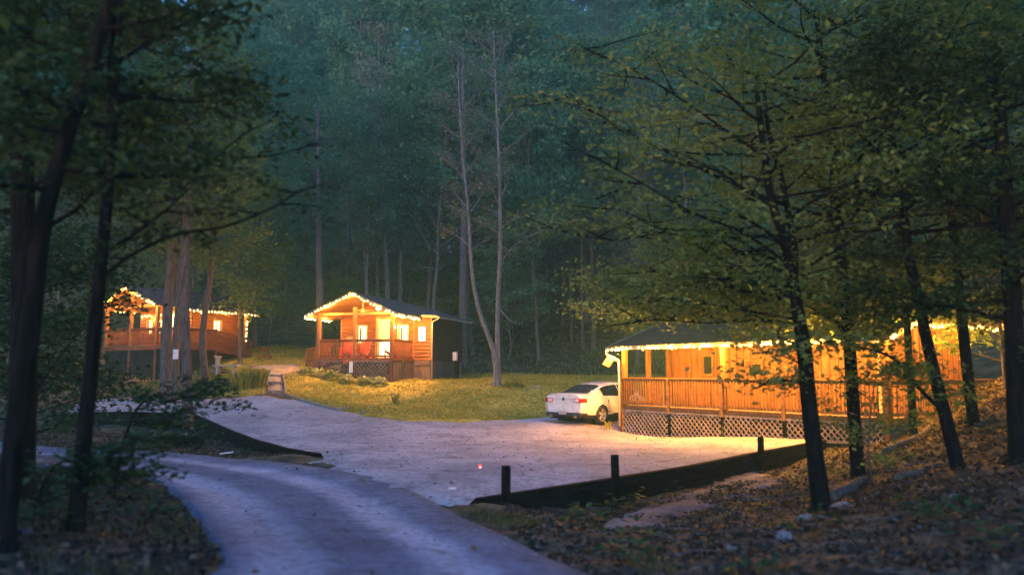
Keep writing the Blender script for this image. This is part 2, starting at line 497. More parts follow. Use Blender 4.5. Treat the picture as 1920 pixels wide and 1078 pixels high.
def jitter_line(poly, step, amp, keep):
    out = []; n = len(poly); rr = random.Random(3)
    for i in range(n):
        a, b_ = poly[i], poly[(i+1) % n]
        L = (b_-a).length; k = max(1, int(L/step)); nrm = Vector((-(b_-a).y, (b_-a).x)).normalized() if L > 1e-6 else Vector((0,0))
        for j in range(k):
            p = a.lerp(b_, j/k)
            q = p + nrm * (rr.uniform(-amp, amp) if not keep(p) else 0)
            out.append(q)
    return out
def near_wall(p):
    for W in (WALL_R, WALL_L):
        for a, b_ in zip(W, W[1:]):
            d = b_-a; u = max(0, min(1, (p-a).dot(d)/d.length_squared))
            if (p-(a+d*u)).length < .25: return True
    return False
def inside(poly, x, y):
    c = np.zeros(x.shape, bool); n = len(poly)
    for i in range(n):
        a, b_ = poly[i], poly[(i+1) % n]
        if a.y == b_.y: continue
        k = ((a.y > y) != (b_.y > y)) & (x < (b_.x-a.x)*(y-a.y)/(b_.y-a.y)+a.x)
        c ^= k
    return c
def poly_dist(poly, x, y):
    best = np.full(x.shape, 1e9); n = len(poly)
    for i in range(n):
        a, b_ = poly[i], poly[(i+1) % n]; d = b_-a; l2 = d.length_squared
        if l2 < 1e-12: continue
        u = np.clip(((x-a.x)*d.x+(y-a.y)*d.y)/l2, 0, 1)
        best = np.minimum(best, np.hypot(x-(a.x+u*d.x), y-(a.y+u*d.y)))
    return best
def sheet(name, poly, mat, step=.45, top=.03, hf=h_up, wall_edge=None, amp=.12, bump_amp=0.0):
    bd = jitter_line(poly, step, amp, near_wall)
    xs = np.array([p.x for p in bd]); ys = np.array([p.y for p in bd])
    X, Y = np.meshgrid(np.arange(xs.min(), xs.max(), step), np.arange(ys.min(), ys.max(), step))
    X = X.ravel() + rngT.uniform(-.1,.1,X.size)*step; Y = Y.ravel() + rngT.uniform(-.1,.1,Y.size)*step
    k = inside(bd, X, Y); X, Y = X[k], Y[k]
    k = poly_dist(bd, X, Y) > step*.45; X, Y = X[k], Y[k]
    n = len(bd)
    vv = [v.copy() for v in bd] + [Vector((a, b_)) for a, b_ in zip(X, Y)]
    ov, oe, of, *_ = delaunay_2d_cdt(vv, [(i, (i+1) % n) for i in range(n)], [], 1, 1e-5)
    ax = np.array([v.x for v in ov]); ay = np.array([v.y for v in ov])
    z = hf(ax, ay)
    d = poly_dist(bd, ax, ay)
    off = np.where(d < 1e-3, -.03, top)
    nw = np.array([near_wall(Vector((a, b_))) for a, b_ in zip(ax, ay)])
    off = np.where(nw, top, off)
    z = z + off + bump_amp*bumps(ax*1.3, ay*1.3)*(d > .3)
    me = bpy.data.meshes.new(name)
    me.from_pydata([(a, b_, c) for a, b_, c in zip(ax, ay, z)], [], [tuple(f) for f in of])
    me.polygons.foreach_set('use_smooth', [True]*len(me.polygons)); me.update()
    # make sure it faces up
    if len(me.polygons) and me.polygons[0].normal.z < 0: me.flip_normals()
    o = link(name, me, mat); o['kind'] = 'structure'
    return o, bd

lot, lot_bd = sheet('gravel_lot', lot_poly, M['gravel'], .4, .035, amp=.26, bump_amp=.15)
lawn_poly = [g2(*p) for p in [(537,704),(530,740),(560,750),(640,772),(690,784),(745,791),(800,793),(860,794),(930,791),(1000,787)]] + \
    [Vector((2.9,34.4)), Vector((5.5,36.2)), Vector((7.6,36.5)), Vector((8,43)), Vector((4,46.5)), Vector((-1,47.5))] + [g2(*p) for p in [(890,702),(868,706)]] + \
    [Vector((-3.0,47)), Vector((-9,49)), Vector((-14.2,46))] + [g2(572,694)]
lawn, lawn_bd = sheet('lawn', lawn_poly, M['lawn'], .5, .05, amp=.1, bump_amp=.4)
slope_poly = [g2(*p) for p in [(566,689),(510,688),(452,690),(445,700)]] + [Vector((-17.5,47.5)), Vector((-16,56)), Vector((-13,60)), Vector((-8,58)), Vector((-8,51)), Vector((-12.5,49))]
back_lawn, back_bd = sheet('back_lawn', slope_poly, M['lawn'], .6, .045, amp=.15, bump_amp=.4)
left_poly = [g2(*p) for p in [(500,738),(470,742),(440,742),(400,744),(340,744),(300,740),(380,712),(440,694),(470,694),(492,706)]]
bed, bed_bd = sheet('planted_bed', left_poly, M['lawn'], .4, .06, amp=.08, bump_amp=.3)
path_poly = [g2(*p) for p in [(534,741),(499,740),(503,722),(490,700),(465,689),(500,686),(560,684),(570,690),(545,700),(531,706)]]
path, path_bd = sheet('path', path_poly, M['path'], .3, .075, amp=.03)

# road strip: left edge and right edge of the photo, tracks follow its length
Ledge = [Vector((-1.6,-10)), Vector((-1.9,0)), Vector((-2.4,3.5))] + [g2(*p) for p in [(385,1078),(388,1010),(345,945),(270,896),(150,872),(0,866)]]
Redge = [Vector((2.2,-10)), Vector((2.0,0)), Vector((1.5,3.5))] + [g2(*p) for p in [(1110,1078),(905,985),(740,905),(520,866),(330,849),(120,840)]]
Ledge.append(Ledge[-1] + Vector((-12,1))); Redge.append(Redge[-1] + Vector((-12,1)))
Lc, Rc = cat_curve(Ledge, 14), cat_curve(Redge, 14)
NU = 44
rv = []; ruv = []
for i, (a, b_) in enumerate(zip(Lc, Rc)):
    for j in range(NU+1):
        u = j/NU; q = a.lerp(b_, u)
        if j in (0, NU): q = q + (b_-a).normalized()*random.Random(i*7+j).uniform(-.08,.08)
        rv.append((q.x, q.y)); ruv.append((u, i/14))
rv = np.array(rv); zz = h_up(rv[:,0], rv[:,1])
uu = np.array([u for u, _ in ruv])
zz = zz + np.where((uu < 1e-6) | (uu > 1-1e-6), -.04, .022) - .03*np.exp(-((uu-.22)/.07)**2) - .03*np.exp(-((uu-.70)/.07)**2)
zz += .02*bumps(rv[:,0]*2, rv[:,1]*2)
# the lot meets the road: sink the lot's edge under it
rf = []
for i in range(len(Lc)-1):
    for j in range(NU):
        a = i*(NU+1)+j
        rf.append((a, a+1, a+NU+2, a+NU+1))
me = fast_mesh('road', np.column_stack([rv, zz]), rf, 4, True)
uvl = me.uv_layers.new(name='UVMap')
li = np.empty(len(me.loops), np.int32); me.loops.foreach_get('vertex_index', li)
uvl.data.foreach_set('uv', np.array(ruv, np.float32)[li].ravel())
if me.polygons[0].normal.z < 0: me.flip_normals()
road = link('road', me, M['road']); road['kind'] = 'structure'
road_bd = [v.copy() for v in Lc] + [v.copy() for v in reversed(Rc)]

Z = h_g(GX, GY)
reg = np.zeros(GX.shape, bool)
for bd_ in (lot_bd, lawn_bd, back_bd, bed_bd, path_bd, road_bd): reg |= inside(bd_, GX.ravel(), GY.ravel()).reshape(GX.shape)
rough = bumps(GX, GY) + np.where(GY > 50, .25*np.sin(GX*.7)*np.sin(GY*.6+GX*.2), 0)
Z = Z + np.where(reg, -.07, rough)
ny, nx = GX.shape
idx = np.arange(ny*nx).reshape(ny, nx)
ff = np.stack([idx[:-1,:-1], idx[:-1,1:], idx[1:,1:], idx[1:,:-1]], -1)
me = fast_mesh('ground', np.column_stack([GX.ravel(), GY.ravel(), Z.ravel()]), ff, 4, True)
ground = link('ground', me, M['forest']); ground['kind'] = 'structure'
# ---------------------------------------------------------------- cabin building kit (local frame: x along the front, y back, z up)
def subtract(lo, hi, cuts):
    segs = [(lo, hi)]
    for a, b_ in cuts:
        n = []
        for s0, s1 in segs:
            if b_ <= s0 or a >= s1: n.append((s0, s1)); continue
            if a > s0: n.append((s0, a))
            if b_ < s1: n.append((b_, s1))
        segs = n
    return [(a, b_) for a, b_ in segs if b_-a > .01]
def wall(name, mat, parent, p, q, z0, z1, openings=(), kind='lap', top=None, th=.12, course=.19, outward=1):
    """wall between plan points p and q; openings (a0,a1,z0,z1); top(a) gives the height of a sloping top"""
    p, q = Vector(p), Vector(q); L = (q-p).length; d = (q-p)/L
    n = Vector((d.y, -d.x)) * outward
    mb = MB()
    top = top or (lambda a: z1)
    def pt(a, o, z):
        w = p + d*a + n*o
        return (w.x, w.y, z)
    def block(a0, a1, za0, za1, zb0, zb1, o0, o1, o1b=None):
        """piece from a0 to a1; bottom za0/zb0 and top za1/zb1 at the two ends; o1b = outer offset at the top"""
        o1b = o1 if o1b is None else o1b
        v = [pt(a0,o0,za0),pt(a1,o0,zb0),pt(a1,o1,zb0),pt(a0,o1,za0),pt(a0,o0,za1),pt(a1,o0,zb1),pt(a1,o1b,zb1),pt(a0,o1b,za1)]
        mb.add(v, [(0,3,2,1),(4,5,6,7),(0,1,5,4),(1,2,6,5),(2,3,7,6),(3,0,4,7)])
    cuts = sorted(set([0, L] + [o[0] for o in openings] + [o[1] for o in openings] + [a for a in np.arange(0, L, .5)]))
    peak = getattr(top, 'peak', None)
    if peak: cuts = sorted(set(cuts + [peak]))
    for a0, a1 in zip(cuts, cuts[1:]):
        if a1-a0 < 1e-4: continue
        mid = (a0+a1)/2; op = [(o[2], o[3]) for o in openings if o[0] < mid < o[1]]
        hi = min(top(a0), top(a1))
        for s0, s1 in subtract(z0, hi, op):
            if s1 >= hi-1e-6: block(a0, a1, s0, top(a0), s0, top(a1), -th, 0)
            else: block(a0, a1, s0, s1, s0, s1, -th, 0)
    if kind == 'lap':
        z = z0
        while z < max(top(a) for a in cuts) - .03:
            zt = z + course
            # interval under the sloping top
            aa = np.linspace(0, L, 60); ok = [a for a in aa if top(a) >= zt - .02]
            if ok:
                lo, hi = min(ok), max(ok)
                for s0, s1 in subtract(lo, hi, [(o[0]-.05, o[1]+.05) for o in openings if o[2]-.05 < zt-.02 and o[3]+.05 > z+.02]):
                    block(s0, s1, z+.022, zt-.002, z+.022, zt-.002, .002, .062, .012)
            z = zt
    elif kind == 'batten':
        a = .15
        while a < L-.1:
            op = [(o[2]-.06, o[3]+.06) for o in openings if o[0]-.08 < a < o[1]+.08]
            for s0, s1 in subtract(z0+.01, top(a)-.02, op): block(a-.028, a+.028, s0, s1, s0, s1, .002, .028)
            a += .3
    return mb.build(name, mat, parent)

def window(parent, p, d, z0, z1, w, pane='pane_lit', frame='trim', fw=.07, muntin=True, curtains=False):
    """window centred at plan point p in a wall running along d (outward normal to the right of d)"""
    p, d = Vector(p), Vector(d).normalized(); n = Vector((d.y, -d.x))
    def bar(mb, a0, a1, zz0, zz1, o0, o1):
        c = [p+d*a0+n*o0, p+d*a1+n*o0, p+d*a1+n*o1, p+d*a0+n*o1]
        v = [(k.x,k.y,zz0) for k in c] + [(k.x,k.y,zz1) for k in c]
        mb.add(v, [(0,3,2,1),(4,5,6,7),(0,1,5,4),(1,2,6,5),(2,3,7,6),(3,0,4,7)])
    f = MB(); h = w/2
    bar(f, -h-fw, -h, z0-fw, z1+fw, -.10, .055); bar(f, h, h+fw, z0-fw, z1+fw, -.10, .055)
    bar(f, -h, h, z1, z1+fw, -.10, .055); bar(f, -h, h, z0-fw, z0, -.10, .055)
    fo = f.build('window', M[frame], parent)
    pn = MB(); bar(pn, -h, h, z0, z1, -.06, -.045); pn.build('pane', M[pane], fo)
    s_ = MB()
    if muntin:
        bar(s_, -.014, .014, z0, z1, -.043, -.01); bar(s_, -h, h, (z0+z1)/2-.014, (z0+z1)/2+.014, -.042, -.011)
    bar(s_, -h, -h+.03, z0, z1, -.044, -.012); bar(s_, h-.03, h, z0, z1, -.044, -.012)
    s_.build('sash', M[frame], fo)
    if curtains:
        c = MB(); bar(c, -h*.62, -h*.25, z0+.08, z1-.1, -.0435, -.03); c.build('curtain', M['dark'], fo)
    return fo

def railing(parent, p, q, z, h=.95, mat='railwood', gap=.115, pickets='board'):
    """rail section between two posts"""
    p, q = Vector(p), Vector(q); L = (q-p).length; d = (q-p)/L; n = Vector((d.y,-d.x))
    P3 = lambda a, zz, o=0: (p.x+d.x*a+n.x*o, p.y+d.y*a+n.y*o, zz)
    mb = MB()
    mb.beam(P3(0,z+.10), P3(L,z+.10), .04, .09)
    mb.beam(P3(0,z+h-.07), P3(L,z+h-.07), .04, .09)
    k = int(L/gap)
    for i in range(1, k):
        a = L*i/k
        mb.beam(P3(a,z+.05,.034), P3(a,z+h-.05,.034), .04, .028, up=(d.x,d.y,0))
    o = mb.build('railing', M[mat], parent)
    c = MB(); c.beam(P3(-.02,z+h), P3(L+.02,z+h), .14, .038); c.build('handrail', M[mat], o)
    return o

def lattice(parent, p, q, z0a, z0b, z1, mat='lattice', step=.11, name='lattice_skirt'):
    """crossed slats between plan points; bottom runs from z0a to z0b"""
    p, q = Vector(p), Vector(q); L = (q-p).length; d = (q-p)/L; n = Vector((d.y,-d.x))
    mb = MB(); w = .038
    zb = lambda a: z0a + (z0b-z0a)*a/L
    hmax = z1 - min(z0a, z0b)
    def slat(a0, sgn, off):
        # centre line (a, z): a = a0 + sgn*(z - zref)
        zref = min(z0a, z0b); pts = []
        N_ = 24
        for i in range(N_+1):
            z = zref + hmax*i/N_; a = a0 + sgn*(z-zref)
            if 0 <= a <= L and z >= zb(a): pts.append((a, z))
        if len(pts) < 2: return
        (a1, z1_), (a2, z2) = pts[0], pts[-1]
        P3 = lambda a, z: (p.x+d.x*a+n.x*off, p.y+d.y*a+n.y*off, z)
        mb.beam(P3(a1,z1_), P3(a2,z2), .009, w, up=(d.x*-sgn, d.y*-sgn, 1))
    a = -hmax
    while a < L + hmax:
        slat(a, 1, .010); slat(a, -1, .022); a += step*1.414
    P3 = lambda a, z: (p.x+d.x*a+n.x*.016, p.y+d.y*a+n.y*.016, z)
    mb.beam(P3(0,z1-.03), P3(L,z1-.03), .03, .06); mb.beam(P3(0,zb(0)+.03), P3(L,zb(L)+.03), .03, .06)
    return mb.build(name, M[mat], parent)

def roof_plane(parent, pts, mat='roof', th=.10, name='roof'):
    """thick roof from top polygon points"""
    n = len(pts); v = [tuple(p) for p in pts] + [(p[0],p[1],p[2]-th) for p in pts]
    mb = MB(); fs = [tuple(range(n)), tuple(range(2*n-1, n-1, -1))]
    for i in range(n): j = (i+1) % n; fs.append((i, n+i, n+j, j))
    mb.add(v, fs)
    return mb.build(name, M[mat], parent)

def light_string(root_from, runs, label, spacing, brightness, r=.055, lights_every=4, seed=1, skip=.0):
    """bulbs along local polylines of a cabin; its own top-level thing"""
    t = empty('string_lights', root_from.location, root_from.rotation_euler[2], label, 'string lights')
    rr = random.Random(seed)
    wire = MB(); bulb_me = None; cnt = 0
    lum = bpy.data.lights.new('bulb_light', 'POINT'); lum.energy = brightness; lum.color = WARM; lum.shadow_soft_size = .08
    lum_dim = lum.copy(); lum_dim.energy = brightness*.35
    for ri, run in enumerate(runs):
        pts = [Vector(p) for p in run]
        wire.tube(pts, .012, 5)
        for a, b_ in zip(pts, pts[1:]):
            L = (b_-a).length; k = max(1, int(L/spacing))
            for i in range(k):
                cnt += 1
                p = a.lerp(b_, (i+.5)/k) + Vector((rr.uniform(-.02,.02), rr.uniform(-.02,.02), -.07+rr.uniform(-.045,.035)))
                if rr.random() < skip: continue
                if bulb_me is None:
                    mb = MB(); mb.lathe([(.001,-r),(r*.6,-r*.8),(r,-r*.1),(r*.85,r*.5),(r*.4,r*.95),(r*.35,r*1.35),(.001,r*1.36)], seg=10)
                    o = mb.build('bulb', M['bulb'], t); bulb_me = o.data
                else: o = link('bulb', bulb_me, None, t)
                o.location = p
                o.scale = (1,1,1) if rr.random() < .6 else (1.25,1.25,1.15)
                if cnt % lights_every == 0:
                    lo = bpy.data.objects.new('bulb_light', lum if ri == 0 else lum_dim); lo.location = p + Vector((0,0,-.12)); col.objects.link(lo); lo.parent = t
    wire.build('wire', M['wire'], t)
    return t
def wp(root, x, y, z=0.0):
    """local point of a cabin to world"""
    a = root.rotation_euler[2]; c, s_ = math.cos(a), math.sin(a)
    return Vector((root.location.x + c*x - s_*y, root.location.y + s_*x + c*y, z))
def gl(root, x, y):
    p = wp(root, x, y); return hg(p.x, p.y)

# ================================================================ middle cabin
C1 = empty('cabin', (-10.1, 42.0, 0), R(-17), 'small orange log cabin with gabled porch and lit glass door in the middle', 'cabin', 'string lit cabins round the gravel lot')
DZ, RZ = 2.83, 6.2           # deck and ridge height
BX0, BX1, BY0, BY1 = 0.0, 5.30, 2.4, 7.1
RX = 2.1
def top1(a):                 # asymmetrical gable of the body
    x = BX0 + a
    if x < RX: return 5.0 + (RZ-.12-5.0)*(x+.5)/(RX+.5)
    return RZ-.12-.434*(x-RX) if x < 4.4 else RZ-.12-.434*2.3-.07*(x-4.4)
top1.peak = RX
door_x, wz0, wz1 = 2.63, 3.72, 4.62
ops = [(.95+.02,1.50,wz0,wz1), (door_x-.43,door_x+.43,DZ,4.98), (3.42,3.97,wz0,wz1), (4.55,5.0,3.75,4.55)]
wall('wall', M['siding'], C1, (BX0,BY0), (BX1,BY0), DZ-.1, 5.2, ops, 'lap', top1)
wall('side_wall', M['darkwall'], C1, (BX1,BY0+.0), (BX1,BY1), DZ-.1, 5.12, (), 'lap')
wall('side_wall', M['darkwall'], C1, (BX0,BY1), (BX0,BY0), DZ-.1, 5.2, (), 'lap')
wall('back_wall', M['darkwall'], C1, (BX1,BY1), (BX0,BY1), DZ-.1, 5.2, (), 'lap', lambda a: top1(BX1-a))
window(C1, (1.235,BY0), (1,0), wz0, wz1, .53, curtains=True); window(C1, (3.695,BY0), (1,0), wz0, wz1, .53, curtains=True)
window(C1, (4.775,BY0), (1,0), 3.78, 4.52, .44, pane='door_lit', muntin=False, frame='railwood')
# door
dr = MB(); dr.box(door_x-.43,door_x+.43,BY0+.02,BY0+.07,DZ+.03,4.95); do = dr.build('door', M['door'], C1)
f = MB(); f.box(door_x-.56,door_x-.43,BY0-.05,BY0+.1,DZ+.02,5.10); f.box(door_x+.43,door_x+.56,BY0-.05,BY0+.1,DZ+.02,5.10); f.box(door_x-.43,door_x+.43,BY0-.048,BY0+.1,4.97,5.10)
f.build('door_frame', M['trim'], do)
g = MB(); g.box(door_x-.31,door_x+.31,BY0+.0,BY0+.018,DZ+.12,3.72); g.build('door_panel', M['door_lit'], do)
g = MB(); g.box(door_x-.31,door_x+.31,BY0+.0,BY0+.018,3.86,4.84); g.build('door_panel', mat_emit('lit_blind', (1.0,.66,.16), .10), do)
g = MB(); g.lathe([(.001,0),(.03,-.01),(.034,-.03),(.02,-.055),(.001,-.06)], (door_x+.36,BY0+.0,3.78), axis='y', seg=10); g.build('handle', M['black'], do)
# corner boards
for b6 in ((BX1-.02,BX1+.09,BY0-.07,BY0+.06,DZ-.1,5.10),(BX0-.07,BX0+.06,BY0-.05,BY0+.06,DZ,5.0),(4.28,4.38,BY0-.06,BY0+.0,DZ,5.1)):
    MB().box(*b6).build('corner_board', M['postwood'], C1)
# deck
dk = MB()
for i in range(17): dk.box(-.1,4.3,-.12+i*.148,-.12+i*.148+.142,DZ-.04,DZ)
dk.build('deck_floor', M['deckfloor'], C1)
fa = MB(); fa.box(-.12,4.32,-.16,-.12,DZ-.14,DZ+.005); fa.box(4.30,4.34,-.12,BY0,DZ-.14,DZ+.004); fa.box(-.16,-.12,-.12,BY0,DZ-.14,DZ+.005)
fa.build('deck_fascia', M['railwood'], C1)
bz = [gl(C1,x,-.1) for x in (0,2.05,4.2)]
for i, x in enumerate((0.0, 2.07, 4.17)):
    pz = MB(); w = .075 if i != 2 else .09
    pz.box(x-w,x+w,-.09,-.09+2*w,bz[i]-.3,5.15 if i != 1 else 5.45); pz.build('porch_post', M['postwood' if i != 2 else 'railwood'], C1)
bm = MB(); bm.box(-.35,4.5,-.09,.06,5.02,5.16) if False else None
bm.beam((0,-.01,5.10),(0,BY0,5.10),.10,.16); bm.beam((4.17,-.01,5.08),(4.17,BY0,5.08),.10,.16); bm.beam((-.3,0,5.12),(4.45,0,5.12),.09,.13)
bm.beam((4.17,0,4.75),(4.50,0,5.02),.06,.07); bm.beam((0,0,4.75),(-.33,0,5.0),.06,.07)
bm.build('porch_beam', M['postwood'], C1)
railing(C1, (.08,-.02), (1.99,-.02), DZ); railing(C1, (2.15,-.02), (4.08,-.02), DZ)
railing(C1, (4.20,.10), (4.20,BY0-.04), DZ); railing(C1, (0,1.35), (0,.08), DZ)
lattice(C1, (-.1,-.14), (4.12,-.14), bz[0]-.05, bz[2]-.05, DZ-.14, step=.155)
# skirt under the body and the right side of the porch
sk = MB()
def skirt(mb, p, q, z1, n=10):
    p, q = Vector(p), Vector(q)
    for i in range(n):
        a, b_ = p.lerp(q, i/n), p.lerp(q, (i+.97)/n)
        zz = min(gl(C1,a.x,a.y), gl(C1,b_.x,b_.y)) - .12
        mb.beam((a.x,a.y,(zz+z1)/2), (b_.x,b_.y,(zz+z1)/2), .03, z1-zz)
for a_, b_, z_, n_ in (((4.30,-.05),(4.30,BY0),DZ-.145,10),((4.32,BY0+.01),(BX1,BY0+.01),DZ-.12,10),((BX1-.01,BY0),(BX1-.01,BY1),DZ-.12,16),((BX0,BY0),(BX0,BY1),DZ-.12,14)):
    sk = MB(); skirt(sk, a_, b_, z_, n_); sk.build('skirting', M['skirt'], C1)
lattice(C1, (4.45,BY0-.05), (BX1-.05,BY0-.05), DZ-.32, DZ-.32, DZ-.12, name='lattice_vent')
# porch ceiling under the gable roof, boarded
pc = MB()
for sx, (xa, za, xb, zb_) in enumerate([(-.5,5.0,RX,RZ-.16), (RX,RZ-.16,4.62,5.0)]):
    for i in range(8):
        t0, t1 = i/8, (i+.97)/8
        x0, x1 = xa+(xb-xa)*t0, xa+(xb-xa)*t1; z0, z1 = za+(zb_-za)*t0, za+(zb_-za)*t1
        pc.prism([(x0,z0),(x1,z1),(x1,z1+.02),(x0,z0+.02)], 1, -.40, BY0-.02)
pc.build('porch_ceiling', M['soffit'], C1)
rf_ = roof_plane(C1, [(-.55,-.5,5.10),(RX,-.5,RZ),(RX,BY1+.4,RZ),(-.55,BY1+.4,5.10)][::-1][::-1])
roof_plane(C1, [(RX+.002,-.5,RZ),(4.68,-.5,5.08),(4.68,BY0-.1,5.08),(RX+.002,BY0-.1,RZ)])
def main_roof():
    nx, ny = 14, 8; X = [RX+.002+(5.70-RX)*i/nx for i in range(nx+1)]; Y = [BY0-.095+(BY1+.495-BY0)*j/ny for j in range(ny+1)]
    def z(x, y):
        zb = RZ-.434*(x-RX) if x < 4.4 else RZ-.434*(4.4-RX)-.079*(x-4.4)
        zs = RZ-(RZ-5.13)*(x-RX)/(5.70-RX); s_ = min(1, max(0, (y-BY0)/2.2)); s_ = s_*s_*(3-2*s_)
        return zb+(zs-zb)*s_
    mb = MB(); top = [(x,y,z(x,y)) for y in Y for x in X]; bot = [(a,b_,c-.10) for a,b_,c in top]; n = len(top); W = nx+1; fs = []
    for j in range(ny):
        for i in range(nx):
            a = j*W+i; fs += [(a,a+1,a+W+1,a+W),(n+a,n+a+W,n+a+W+1,n+a+1)]
    for i in range(nx): fs += [(i,n+i,n+i+1,i+1),(ny*W+i,ny*W+i+1,n+ny*W+i+1,n+ny*W+i)]
    for j in range(ny): fs += [(j*W,(j+1)*W,n+(j+1)*W,n+j*W),(j*W+nx,n+j*W+nx,n+(j+1)*W+nx,(j+1)*W+nx)]
    mb.add(top+bot, fs); mb.build('roof', M['roof'], C1)
main_roof()
rk = MB()
rk.beam((-.57,-.52,5.02),(RX,-.52,RZ-.06),.035,.15); rk.beam((RX,-.52,RZ-.06),(4.70,-.52,5.0),.035,.15)
rk.beam((4.70,BY0-.12,5.12),(5.72,BY0-.12,5.04),.035,.12); rk.beam((4.72,-.5,5.0),(4.72,BY0-.1,5.0),.035,.12); rk.beam((-.59,-.5,5.02),(-.59,BY1+.4,5.02),.035,.12)
rk.build('rake_board', M['trim'], C1)
gt = MB(); gt.beam((5.76,BY0-.1,5.02),(5.76,BY1+.4,5.02),.10,.10); gt.tube([(5.76,BY0+.0,5.0),(5.70,BY0-.0,4.93),(5.46,BY0-.1,4.80),(5.42,BY0-.1,4.7),(5.42,BY0-.1,gl(C1,5.42,BY0)+.05)],.035,8)
gt.build('gutter', M['gutter'], C1)
# steps on the left of the porch
st = MB(); sz = gl(C1,-1.3,1.8); ns = 5
for i in range(ns):
    z = DZ - (i+1)*(DZ-sz)/(ns+1)
    st.box(-.18-.27*(i+1), -.18-.27*i, 1.35, 2.3, z-.04, z)
for y in (1.33, 2.32):
    st.beam((-.16,y,DZ-.15), (-.18-.27*ns,y,sz+.05), .04, .26)
st.build('steps', M['railwood'], C1)
for y in (1.3, 2.34):
    r_ = MB(); x1 = -.18-.27*ns
    r_.beam((-.14,y,DZ+.88),(x1,y,sz+1.0),.09,.04); r_.beam((-.14,y,DZ+.15),(x1,y,sz+.25),.04,.07)
    for k in range(12):
        t_ = (k+.5)/12; x = -.14+(x1+.14)*t_
        r_.beam((x,y,DZ+.15+(sz+.25-DZ-.15)*t_),(x,y,DZ+.88+(sz+1-DZ-.88)*t_),.03,.035)
    r_.box(x1-.05,x1+.05,y-.05,y+.05,sz-.25,sz+1.05); r_.build('stair_rail', M['railwood'], C1)
light_string(C1, [[(-.60,-.56,5.02),(RX,-.56,RZ-.04),(4.73,-.56,5.0),(4.73,BY0-.2,5.0)], [(-.64,-.5,5.0),(-.64,BY0,5.0)]],
             'thick row of warm bulbs outlining the gable and eaves of the middle cabin porch', .19, 34, r=.052, lights_every=8, seed=4, skip=.04)
# things on the porch
t = empty('ceiling_light', wp(C1,2.72,1.35,5.55), R(-17), 'bright round lamp under the porch ceiling above the glass door', 'lamp')
MB().lathe([(.001,.0),(.16,0),(.17,-.04),(.001,-.045)], seg=16).build('base', M['white'], t)
MB().lathe([(.15,-.045),(.15,-.10),(.09,-.15),(.001,-.17)], seg=16).build('lamp_glass', M['lamp'], t)
ld = bpy.data.lights.new('lamp_light','POINT'); ld.energy = 6; ld.color = (1,.62,.25); ld.shadow_soft_size = .12
lo = bpy.data.objects.new('lamp_light', ld); lo.location = (0,0,-.3); col.objects.link(lo); lo.parent = t
t = empty('wall_lamp', wp(C1,3.22,BY0-.04,4.55), R(-17), 'small glowing wall lantern right beside the lit glass door', 'lamp')
MB().box(-.05,.05,-.02,0,-.1,.1).build('bracket', M['black'], t)
MB().lathe([(.001,-.12),(.055,-.1),(.07,.02),(.04,.07),(.001,.08)], (0,-.09,0), seg=10).build('lamp_glass', M['lamp'], t)
ld = bpy.data.lights.new('lamp_light','POINT'); ld.energy = 4; ld.color = (1,.62,.25); ld.shadow_soft_size = .06
lo = bpy.data.objects.new('lamp_light', ld); lo.location = (0,-.22,0); col.objects.link(lo); lo.parent = t
t = empty('ceiling_fan', wp(C1,2.05,.85,5.35), R(-17), 'pale ceiling fan hanging below the gable of the middle cabin porch', 'fan')
MB().lathe([(.001,-.12),(.08,-.1),(.12,0),(.09,.08),(.03,.1),(.025,.65),(.001,.65)], seg=12).build('motor', M['gutter'], t)
MB().lathe([(.001,-.26),(.07,-.23),(.09,-.15),(.05,-.12),(.001,-.12)], seg=12).build('lamp_shade', M['white'], t)
for k in range(5):
    a = 2*math.pi*k/5 + .3
    b_ = MB(); b_.beam((math.cos(a)*.11,math.sin(a)*.11,.0),(math.cos(a)*.58,math.sin(a)*.58,.02),.13,.015); b_.build('blade', M['trim'], t)
def porch_chair(root, x, y, z, rz, mat, label, group=None):
    p = wp(root, x, y, z)
    t = empty('porch_chair', p, root.rotation_euler[2]+rz, label, 'chair', group)
    s_ = MB()
    for i in range(5): s_.box(-.26,.26,-.28+i*.11,-.28+i*.11+.095,.36+i*-.015,.385+i*-.015)
    s_.build('seat', M[mat], t)
    b_ = MB()
    for i in range(6):
        xx = -.25+i*.1; hh = .98+.07*math.sin((i+.5)/6*math.pi)
        b_.beam((xx,.24,.30),(xx*1.15,.46,hh),.085,.02,up=(0,1,.3))
    b_.build('backrest', M[mat], t)
    for sx in (-1,1):
        a = MB(); a.box(sx*.33-.06,sx*.33+.06,-.34,.36,.57,.595); a.build('armrest', M[mat], t)
        l = MB(); l.beam((sx*.31,-.28,0),(sx*.31,-.28,.57),.03,.09); l.build('leg', M[mat], t)
        l = MB(); l.beam((sx*.29,-.25,.37),(sx*.29,.52,.0),.03,.11); l.build('leg', M[mat], t)
    return t
porch_chair(C1, .95, 1.35, DZ, 0.15, 'red', 'red slatted porch chair nearest the left post of the middle cabin', 'red porch chairs')
porch_chair(C1, 1.75, 1.40, DZ, -0.1, 'red', 'red slatted porch chair next to the lit door of the middle cabin', 'red porch chairs')
porch_chair(C1, 3.55, 1.45, DZ, -0.3, 'railwood', 'brown wooden porch chair right of the lit door of the middle cabin')
